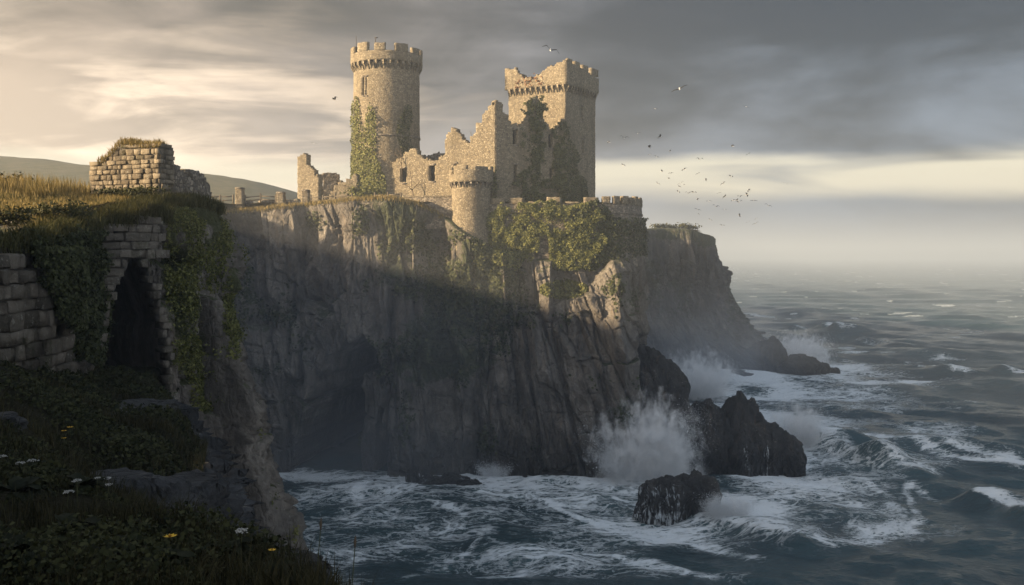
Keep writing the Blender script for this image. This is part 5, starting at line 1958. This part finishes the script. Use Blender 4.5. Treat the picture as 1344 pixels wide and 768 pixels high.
# ---- fence and gate pillars ----------------------------------------------
def fence(label, pts, seed):
    rs = np.random.RandomState(seed)
    pts = np.array(pts, float)
    pts[:, 2] = [float(land_z(np.array([p[0]]), np.array([p[1]]))[0]) for p in pts]
    f = thing('wooden_fence', label, 'fence', pts.mean(0))
    P = Path([p[:2] for p in pts], 1.9)
    Z = land_z(P.P[:, 0], P.P[:, 1])
    for p, z in zip(P.P, Z):
        mb = MB()
        mb.box((p[0], p[1], z + .55), (.2, .2, 1.5 + rs.uniform(-.1, .15)), rs.uniform(0, .5), 0.02)
        mb.part('post', M['wood'], f)
    for i in range(len(P.P) - 1):
        for hgt in (0.48, 0.98):
            mb = MB()
            a, b = P.P[i], P.P[i + 1]
            mb.tube([(*a, Z[i] + hgt + rs.uniform(-.05, .05)), (*b, Z[i + 1] + hgt + rs.uniform(-.05, .05))], [.085, .075], 5)
            mb.part('rail', M['wood'], f)
    return f


fence('post and rail fence along the cliff edge left of the first gate pillar', [(ax(272, 136), 136, 0), (ax(306, 136.4), 136.4, 0)], 1)
fence('post and rail fence between the gate pillars', [(ax(322, 136.5), 136.5, 0), (ax(362, 136.5), 136.5, 0)], 2)
fence('post and rail fence stepping up to the foot of the round tower', [(ax(408, 135.6), 135.6, 0), (ax(440, 134.5), 134.5, 0), (ax(462, 133.4), 133.4, 0)], 3)
fence('short fence section below the round tower', [(ax(492, 133), 133, 0), (ax(526, 132.6), 132.6, 0)], 4)
for i, (px, Yp, hgt, lab) in enumerate(((315, 136.4, 2.1, 'tallest stone gate pillar, standing alone in the cliff-top fence'), (369, 136.5, 1.5, 'squat ruined gate pillar beside the dark rubble'), (401, 136.0, 1.7, 'stone gate pillar in front of the ruined gable'))):
    z = float(land_z(np.array([ax(px, Yp)]), np.array([Yp]))[0])
    gp = thing('gate_pillar', lab, 'pillar', (ax(px, Yp), Yp, z))
    c = np.array([ax(px, Yp), Yp])
    hw = 0.52
    pp = Path([c + [-hw, -hw], c + [hw, -hw], c + [hw, hw], c + [-hw, hw]], 0.2, True)
    shell('masonry', gp, 'stone', pp, zr(z - .4, z + hgt, 0.2), 0.6, None, 0.04, 90 + i)
    mb = MB()
    mb.box((c[0], c[1], z + hgt + .09), (1.2, 1.2, .18), 0, 0.03, 0.12)
    mb.part('cap', M['stone_low'], gp)
mb = MB()
for k in range(26):
    px = 326 + 64 * RS.uniform()
    Yp = 137.5 + RS.uniform(0, 1)
    s = RS.uniform(.3, .75)
    V, T = rock_geo((ax(px, Yp), Yp, float(land_z(np.array([ax(px, Yp)]), np.array([Yp]))[0]) + .25), (s, s, s * .8), 300 + k, 2)
    mb.add(V, None, T)
tag(mb.solo('rubble_bank', M['stone_low']), 'bank of tumbled rubble behind the fence between the gate pillars', 'rubble', kind='stuff')

# ------------------------------------------------------------------ ledge rocks, plants and flowers
def gfz(px, Y):
    x = ax(px, Y)
    return x, Y, float(fore_z(np.array([x]), np.array([Y]))[0])


def ledge_rock(label, px, Y, size, seed, dz=0.0, sub=5):
    x, y, z = gfz(px, Y)
    V, T = rock_geo((0, 0, 0), (1, 1, 1), seed, sub, 18, 0.13, rz=seed)
    V[:, 2] = np.clip(V[:, 2], -0.6, 0.62 + 0.05 * V[:, 0])      # bedded, flat topped
    V[:, 2] += 0.0
    V[:, :2] *= (1 + 0.06 * np.sign(np.sin(V[:, 2] * 16)) + 0.04 * np.sign(np.sin(V[:, 2] * 41)))[:, None]
    V = V * np.asarray(size) + (x, y, z + dz)
    o = solo('ledge_rock', V, None, T, M['rock_fore'], False, {'moss': np.zeros(len(V)), 'foam': np.zeros(len(V))}, (x, y, z))
    return tag(o, label, 'rock')


ledge_rock('flat grey rock slab at the right end of the ledge nearest the camera', 330, 8.0, (0.62, 0.5, 0.26), 3, -0.02)
ledge_rock('blocky dark rock at the outer corner of the nearest ledge', 405, 7.7, (0.16, 0.32, 0.34), 5, -0.10)
ledge_rock('flat bluish slab lying in the grass below the tunnel', 180, 25.0, (1.0, 1.6, 0.45), 7, 0.05)
ledge_rock('dark bedded rock step under the grass tuft on the ledge rim', 225, 17.6, (0.95, 1.2, 1.15), 9, -0.2)
ledge_rock('shadowed bedded boulder behind the white flowers', 150, 16.6, (1.1, 1.0, 0.9), 11, -0.2)
ledge_rock('small pale boulder at the left edge below the block wall', 4, 14.0, (0.28, 0.3, 0.24), 13, 0.05, 4)


def broad_plant(label, c, n, L, seed):
    """rosette of broad pointed leaves"""
    rs = np.random.RandomState(seed)
    mb = MB()
    c = np.asarray(c, float)
    for i in range(n):
        a = rs.uniform(0, 6.28)
        l = L * rs.uniform(.6, 1.2)
        d = np.array([math.cos(a), math.sin(a), 0])
        sd = np.array([-d[1], d[0], 0])
        el_ = rs.uniform(.25, 1.1)
        K = 8
        V = []
        for k in range(K + 1):
            t = k / K
            r_ = l * (t * math.cos(el_ * (1 - .6 * t)))
            z = l * (math.sin(el_) * t - 0.55 * t * t)
            wdt = l * 0.24 * (math.sin(math.pi * min(1, t * .93 + .05)) ** .8) * (0.15 if t < .25 else 1) + .004
            cen = c + d * r_ + np.array([0, 0, z + .08])
            wv_ = 0.03 * l * math.sin(k * 1.9 + i)
            V += [cen - sd * wdt + np.array([0, 0, .25 * wdt + wv_]), cen, cen + sd * wdt + np.array([0, 0, .25 * wdt - wv_])]
        Q = []
        for k in range(K):
            b_ = k * 3
            Q += [[b_, b_ + 1, b_ + 4, b_ + 3], [b_ + 1, b_ + 2, b_ + 5, b_ + 4]]
        mb.add(V, Q)
    o = mb.solo('leafy_plant', M['broad'], True, c)
    return tag(o, label, 'plant', 'broad-leaved plants on the ledge')


for i, (px, Y, n, L, lab) in enumerate((
        (40, 6.2, 16, .50, 'broad-leaved dark plant in the bottom left corner'), (150, 6.6, 15, .42, 'broad-leaved plant left of the yellow flower'), (95, 7.6, 15, .42, 'leafy plant between the corner plant and the white flowers'),
        (300, 6.7, 12, .30, 'low leafy plant in front of the flat slab'), (215, 6.3, 12, .34, 'leafy plant below the yellow flower'), (20, 9.5, 15, .5, 'leafy clump at the left edge below the pale boulder'), (110, 10.5, 14, .45, 'leafy clump under the white flowers'), (360, 6.4, 10, .24, 'small leafy plant below the blocky corner rock'))):
    broad_plant(lab, gfz(px, Y), n + 4, L * .62, 40 + i)


def flower(kind, label, px, py, Y, size, seed, group):
    """flower head placed where it stands, stem down to the turf"""
    hs = 0.20
    for Y in np.linspace(5.2, 38, 500):          # walk up the slope until the head stands clear of the turf there
        x, y, z = gfz(px, Y)
        if HY - (z + hs - CAMZ) / Y * F <= py:
            break
    hz_ = z + hs
    size = size * Y / F
    rs = np.random.RandomState(seed)
    t = thing(kind + '_flower', label, 'flower', (x, y, z), 0, group)
    mb = MB()
    mb.tube([(x, y, z - .03), (x + rs.uniform(-.03, .03), y, (z + hz_) / 2), (x, y, hz_)], [.004 + .0002 * Y, .004, .003], 5)
    mb.part('stem', M['stem'], t)
    mb = MB()
    if kind == 'white':
        for k in range(46):
            r_ = size * math.sqrt(rs.uniform()) * .5
            a = rs.uniform(0, 6.28)
            p = np.array([x + r_ * math.cos(a), y + r_ * math.sin(a), hz_ + .02 + size * .10 * (1 - (2 * r_ / size) ** 2) + rs.uniform(-.006, .006)])
            V, T = ICO[2]
            mb.add(V[:12] * 0 + p, None, None) if False else mb.add(np.array([[1, 0, 0], [-1, 0, 0], [0, 1, 0], [0, -1, 0], [0, 0, .6], [0, 0, -.6]]) * size * .075 + p, None, [[0, 2, 4], [2, 1, 4], [1, 3, 4], [3, 0, 4], [2, 0, 5], [1, 2, 5], [3, 1, 5], [0, 3, 5]])
        mb.part('umbel', M['petal_white'], t)
    else:
        for k in range(9):
            a = k * 6.283 / 9 + rs.uniform(-.1, .1)
            d = np.array([math.cos(a), math.sin(a), .25])
            s = np.array([-math.sin(a), math.cos(a), 0]) * size * .13
            c = np.array([x, y, hz_])
            mb.add([c + d * size * .08 - s * .5, c + d * size * .32 - s, c + d * size * .52, c + d * size * .32 + s, c + d * size * .08 + s * .5], [[0, 1, 3, 4]], [[1, 2, 3]])
        mb.part('petals', M['petal_yellow'], t)
        m2 = MB()
        V, T = ICO[2]
        m2.add(V * (size * .12, size * .12, size * .08) + (x, y, hz_ + .01), None, T)
        m2.part('disc', M['petal_eye'], t)
    return t


GY_ = 'yellow flowers on the ledge'
flower('yellow', 'largest yellow daisy in front of the flat slab', 223, 705, 7.0, 19, 1, GY_)
flower('yellow', 'yellow flower in the grass right of the slab', 357, 724, 6.9, 11, 2, GY_)
flower('yellow', 'upper yellow flower of the trio at mid left of the ledge', 92, 563, 11.5, 9, 3, GY_)
flower('yellow', 'left yellow flower of the trio at mid left of the ledge', 84, 567, 11.2, 8, 4, GY_)
flower('yellow', 'lowest yellow flower of the trio at mid left of the ledge', 84, 577, 11.0, 7, 5, GY_)
flower('yellow', 'yellow flower on the grass slope near the tunnel mouth', 136, 482, 27, 6, 6, GY_)
GW = 'white umbel flowers on the ledge'
for i, (px, py, Y, s, lab) in enumerate(((43, 609, 10.2, 16, 'wide white umbel right of the small boulder group'), (27, 611, 10.4, 12, 'white umbel just left of the wide umbel'), (3, 602, 10.6, 12, 'white umbel cut by the left picture edge'),
        (139, 631, 9.6, 14, 'uppermost white umbel of the middle cluster'), (128, 632, 9.4, 8, 'small white umbel left in the middle cluster'), (143, 639, 9.2, 9, 'lower white umbel of the middle cluster'), (163, 626, 10.0, 8, 'single white flower right of the middle cluster'),
        (101, 635, 9.0, 13, 'dull white umbel left of the middle cluster'), (90, 650, 8.8, 14, 'lowest white umbel above the leafy plants'), (318, 702, 7.7, 20, 'white umbel lying over the flat slab'))):
    flower('white', lab, px, py, Y, s, 60 + i, GW)
# seed heads against the water
for i, (px, py, Y, lab) in enumerate(((421, 693, 6.3, 'tallest dark seed head standing against the water'), (466, 716, 6.0, 'second dark seed head right of the corner rock'))):
    x = ax(px, Y)
    z = float(fore_z(np.array([min(x, float(fedge(Y)) - .3)]), np.array([Y]))[0])
    t = thing('seed_head', lab, 'plant', (x, Y, z))
    mb = MB()
    mb.tube([(x - .05, Y, z - .1), (x, Y, az(py, Y))], [.004, .003], 5)
    mb.part('stem', M['stem'], t)
    mb = MB()
    mb.tube([(x, Y, az(py + 3, Y)), (x, Y, az(py - 5, Y)), (x + .003, Y, az(py - 13, Y))], [.004, .010, .003], 6)
    mb.part('head', M['twig'], t)
n = 900
Y = rs.uniform(5.6, 7.0, n)
X = fedge(Y) - rs.uniform(-.05, .6, n)
P_ = np.stack([X, Y, fore_z(X, Y) - .05], 1)
tag(blades('grass', P_, 0.30, 0.009, 'blade_dark', 8, 0.5), 'thin grass stalks on the ledge rim against the water', 'grass', kind='stuff')


# ------------------------------------------------------------------ gulls
def gull_mesh(pose):
    """one continuous bird: body, tail and two bent wings"""
    dl, bend, tilt = pose
    rings = []
    prof = [(-.30, .012, .0), (-.22, .036, .0), (-.10, .056, .0), (.02, .062, .0), (.12, .050, .01), (.19, .040, .03), (.24, .040, .035), (.28, .028, .03), (.33, .006, .02)]
    V, Q, T, mi = [], [], [], []
    K = 8
    for (y, r_, z) in prof:
        for k in range(K):
            a = k / K * 2 * math.pi
            V.append((r_ * math.cos(a), y, z + r_ * .85 * math.sin(a)))
    for i in range(len(prof) - 1):
        for k in range(K):
            Q.append([i * K + k, (i + 1) * K + k, (i + 1) * K + (k + 1) % K, i * K + (k + 1) % K])
    b = len(V)
    V += [(-.03, -.28, .0), (.03, -.28, .0), (.075, -.42, .0), (-.075, -.42, .0), (0, -.28, .015), (0, -.43, .012)]
    Q += [[b, b + 4, b + 5, b + 3], [b + 4, b + 1, b + 2, b + 5]]
    nb = len(Q)
    for s in (-1, 1):
        st = [(.05, .10, -.10, .03), (.24, .15, -.07, .03 + .19 * math.sin(dl)), (.40, .13, -.05, .03 + .35 * math.sin(dl) - .0), (.56, .06, -.08, .03 + .35 * math.sin(dl) - .16 * math.sin(bend)), (.70, -.06, -.12, .03 + .35 * math.sin(dl) - .30 * math.sin(bend))]
        b = len(V)
        for (x, yl, yt, z) in st:
            c_ = 1.25
            V += [(s * x, yl * c_, z), (s * x, (yl + yt) / 2, z + .018), (s * x, yt * c_, z), (s * x, (yl + yt) / 2, z - .012)]
        for i in range(len(st) - 1):
            for k in range(4):
                f_ = [b + i * 4 + k, b + (i + 1) * 4 + k, b + (i + 1) * 4 + (k + 1) % 4, b + i * 4 + (k + 1) % 4]
                Q.append(f_ if s > 0 else f_[::-1])
    me = mesh_np('gull', V, Q, None, M['white_bird'], True)
    me.materials.append(M['grey_bird'])
    me.polygons.foreach_set('material_index', np.array([0] * nb + [1] * (len(Q) - nb), np.int32))
    return me


gm = [gull_mesh(p) for p in ((.55, .7, 0), (.25, .3, 0), (.95, .5, 0), (-.15, -.1, 0))]


def gull(px, py, wpx, yaw, roll, k, label, group, dist=None, pitch=14):
    span = 1.4
    Y = dist or span * F / wpx
    o = bpy.data.objects.new('gull', gm[k])
    COL.objects.link(o)
    o.location = at(px, py, Y)
    o.rotation_euler = (R(pitch), R(roll), R(yaw))
    return tag(o, label, 'gull', group)


GB = 'gulls near the castle'
gull(722.5, 66, 25, 15, 20, 0, 'large gull gliding just above the square tower', GB, pitch=28)
gull(892, 117, 23, 165, 22, 1, 'large gull with spread wings right of the square tower', GB, pitch=-26)
gull(439, 131, 15, 75, -20, 2, 'gull with raised wings left of the round tower', GB)
gull(412, 188, 9, 30, 10, 1, 'tiny pale gull above the ruined gable', GB)
gull(979, 140, 10, 20, 12, 3, 'faint gull farthest right below the dark cloud', GB)
flock = [(245, 285), (175, 385), (265, 400), (58, 420), (120, 403), (222, 441), (223, 470), (250, 480), (305, 457), (425, 490), (557, 436), (620, 467), (116, 513), (272, 538), (308, 545), (362, 530), (418, 548),
         (300, 567), (255, 588), (350, 588), (343, 600), (362, 592), (338, 620), (378, 626), (400, 622), (450, 572), (520, 587), (550, 558), (503, 624), (417, 649), (462, 658), (417, 692), (421, 710), (490, 680),
         (525, 690), (526, 640), (560, 655), (577, 654), (583, 662), (587, 640), (615, 632), (623, 615), (643, 655), (586, 715), (620, 740), (650, 748), (652, 728), (701, 676), (515, 755), (467, 733), (770, 585)]
rb = random.Random(4)
for (cx_, cy_) in flock:
    big = 11.0 if cy_ < 450 and cx_ < 600 else 9.0
    gull(780 + cx_ / 3.072, 50 + cy_ / 3.072, big * rb.uniform(.75, 1.2), rb.uniform(0, 360), rb.uniform(-30, 30), rb.randint(0, 3),
         'tiny distant gull in the flock wheeling over the sea right of the castle', 'gulls wheeling over the sea')


# ------------------------------------------------------------------ spray thrown up by the waves
m, g = new_mat('sea spray drops')
finish(g, (0.80, 0.82, 0.83, 1), 0.6, None, 0.3)
M['drops'] = m


def puff_mat(name, density, rel):
    m, g = new_mat(name)
    tco = g.n('ShaderNodeTexCoord').outputs['Object']
    P = g.n('ShaderNodeNewGeometry').outputs['Position']
    ln = g.n('ShaderNodeVectorMath', {0: g.n('ShaderNodeVectorMath', {0: tco, 1: rel}, operation='DIVIDE').outputs[0]}, operation='LENGTH').outputs['Value']
    n = g.noise(g.scale(P, (1, 1, 0.7)), 0.75, 7, 0.68, 0.4)
    d = g.m('MULTIPLY', g.m('POWER', g.ss(g.m('ADD', ln, g.m('MULTIPLY', g.m('SUBTRACT', n, 0.5), 2.9)), 0.85, -0.1), 1.5), density)
    v = g.n('ShaderNodeVolumePrincipled', {'Color': (0.985, 0.985, 0.985, 1), 'Density': d, 'Anisotropy': 0.0})
    g.n('ShaderNodeOutputMaterial', {'Volume': v.outputs[0]})
    return m


def spray(label, px, py, w_, h, n, seed, lean=0.0, dens=0.12, drop=0.020):
    """a burst: thousands of drops thrown up in jets, thick at the root"""
    x0, y0 = wp(px, py)
    rs = np.random.RandomState(seed + 500)
    jets = 26
    ja = rs.uniform(-1.3, 1.3, jets)
    jh = rs.uniform(.45, 1.0, jets)
    k = rs.randint(0, jets, n)
    t = rs.beta(1.0, 1.9, n)
    X = ja[k] * w_ * .30 + ja[k] * t * w_ * .30 + rs.normal(0, 1, n) * w_ * (.07 + .10 * t)
    X += lean * t * w_
    Z = t * h * jh[k] + rs.normal(0, 1, n) * h * .05
    Yv = rs.normal(0, 1, n) * w_ * .22
    P = np.stack([X, Yv, np.abs(Z)], 1)
    s = drop * rs.lognormal(0, .5, n) * (1.0 - .25 * t)
    base = np.array([[1, 1, 1], [-1, -1, 1], [-1, 1, -1], [1, -1, -1]]) * .6
    V = P[:, None, :] + base[None] * s[:, None, None]
    i = np.arange(n) * 4
    T = np.concatenate([np.stack([i + a, i + b, i + c], 1) for a, b, c in ((0, 1, 2), (0, 3, 1), (0, 2, 3), (1, 3, 2))])
    o = link('sea_spray', mesh_np('sea_spray', V.reshape(-1, 3), None, T, M['drops']), None, (x0, y0, 0.3))
    tag(o, label, 'spray', kind='stuff')
    V, T = ICO[4]
    rel = (w_ * .95, w_ * .55, h * .95)
    o2 = link('spray_mist', mesh_np('spray_mist', V * np.array(rel), None, T, puff_mat('mist ' + str(seed), dens, rel)), None, (x0 + lean * w_ * .3, y0 + .5, h * .22))
    tag(o2, 'drifting white mist around the ' + label, 'mist', kind='stuff')
    return o


spray('tall burst of spray against the right foot of the castle cliff', 845, 634, 9.0, 10.5, 190000, 1, 0.05, 3.2)
spray('spray rising behind the right spur of the largest sea rock', 1052, 588, 5.5, 7.0, 60000, 2, -0.1, 2.0)
spray('spray at the tip of the far headland', 1046, 480, 11.0, 8.5, 40000, 3, 0.1, 2.2, 0.035)
spray('spray surging in the gap between the two headlands', 915, 520, 11.0, 9.0, 30000, 4, 0.0, 1.5, 0.035)
spray('low spray off the right side of the small rock', 955, 684, 4.0, 3.0, 40000, 5, 0.1, 1.8, 0.018)
spray('low splash over the reef in the cove', 650, 628, 3.0, 2.2, 12000, 6, 0.0, 0.5, 0.02)

def sea_mist(label, c, rel, dens, seed):
    V, T = ICO[4]
    m, g = new_mat('sea mist ' + str(seed))
    tco = g.n('ShaderNodeTexCoord').outputs['Object']
    ln = g.n('ShaderNodeVectorMath', {0: g.n('ShaderNodeVectorMath', {0: tco, 1: rel}, operation='DIVIDE').outputs[0]}, operation='LENGTH').outputs['Value']
    n = g.noise(tco, 0.12, 3, 0.55)
    d = g.m('MULTIPLY', g.m('MULTIPLY', g.ss(ln, 1.0, 0.15), g.ss(n, 0.25, 0.75, 0.35, 1.3)), dens)
    v = g.n('ShaderNodeVolumePrincipled', {'Color': (0.92, 0.95, 1.0, 1), 'Density': d, 'Anisotropy': 0.1})
    g.n('ShaderNodeOutputMaterial', {'Volume': v.outputs[0]})
    V = V * np.array(rel)
    V[:, 2] = np.maximum(V[:, 2], -c[2] - 1.0)
    return tag(link('sea_mist', mesh_np('sea_mist', V, None, T, m), None, c), label, 'mist', kind='stuff')


sea_mist('soft mist lying in the cove at the foot of the castle cliff', (-19, 121, 3.0), (24, 9, 9), 0.016, 1)
sea_mist('thin sunlit vapour hanging in the cove between the near cliff and the castle cliff', (-18, 110, 18), (32, 15, 22), 0.0055, 3)
sea_mist('soft mist between the castle cliff and the far headland', (40, 222, 4.0), (34, 14, 22), 0.026, 2)

# ------------------------------------------------------------------ haze over land and sea
m, g = new_mat('sea haze')
v = g.n('ShaderNodeVolumePrincipled', {'Color': (0.62, 0.70, 0.80, 1), 'Density': 0.00065, 'Anisotropy': 0.2})
g.n('ShaderNodeOutputMaterial', {'Volume': v.outputs[0]})
mb = MB()
# closed box: from a metre below the water to just above the hill crest
x0, x1, y0_, y1_, z0, z1 = -9500, 15500, -40, 9000, -4.2, 78
mb.add([(x0, y0_, z0), (x1, y0_, z0), (x1, y1_, z0), (x0, y1_, z0), (x0, y0_, z1), (x1, y0_, z1), (x1, y1_, z1), (x0, y1_, z1)],
       [[0, 3, 2, 1], [4, 5, 6, 7], [0, 1, 5, 4], [1, 2, 6, 5], [2, 3, 7, 6], [3, 0, 4, 7]])
hz_o = mb.part('haze', m)
tag(hz_o, kind='stuff')
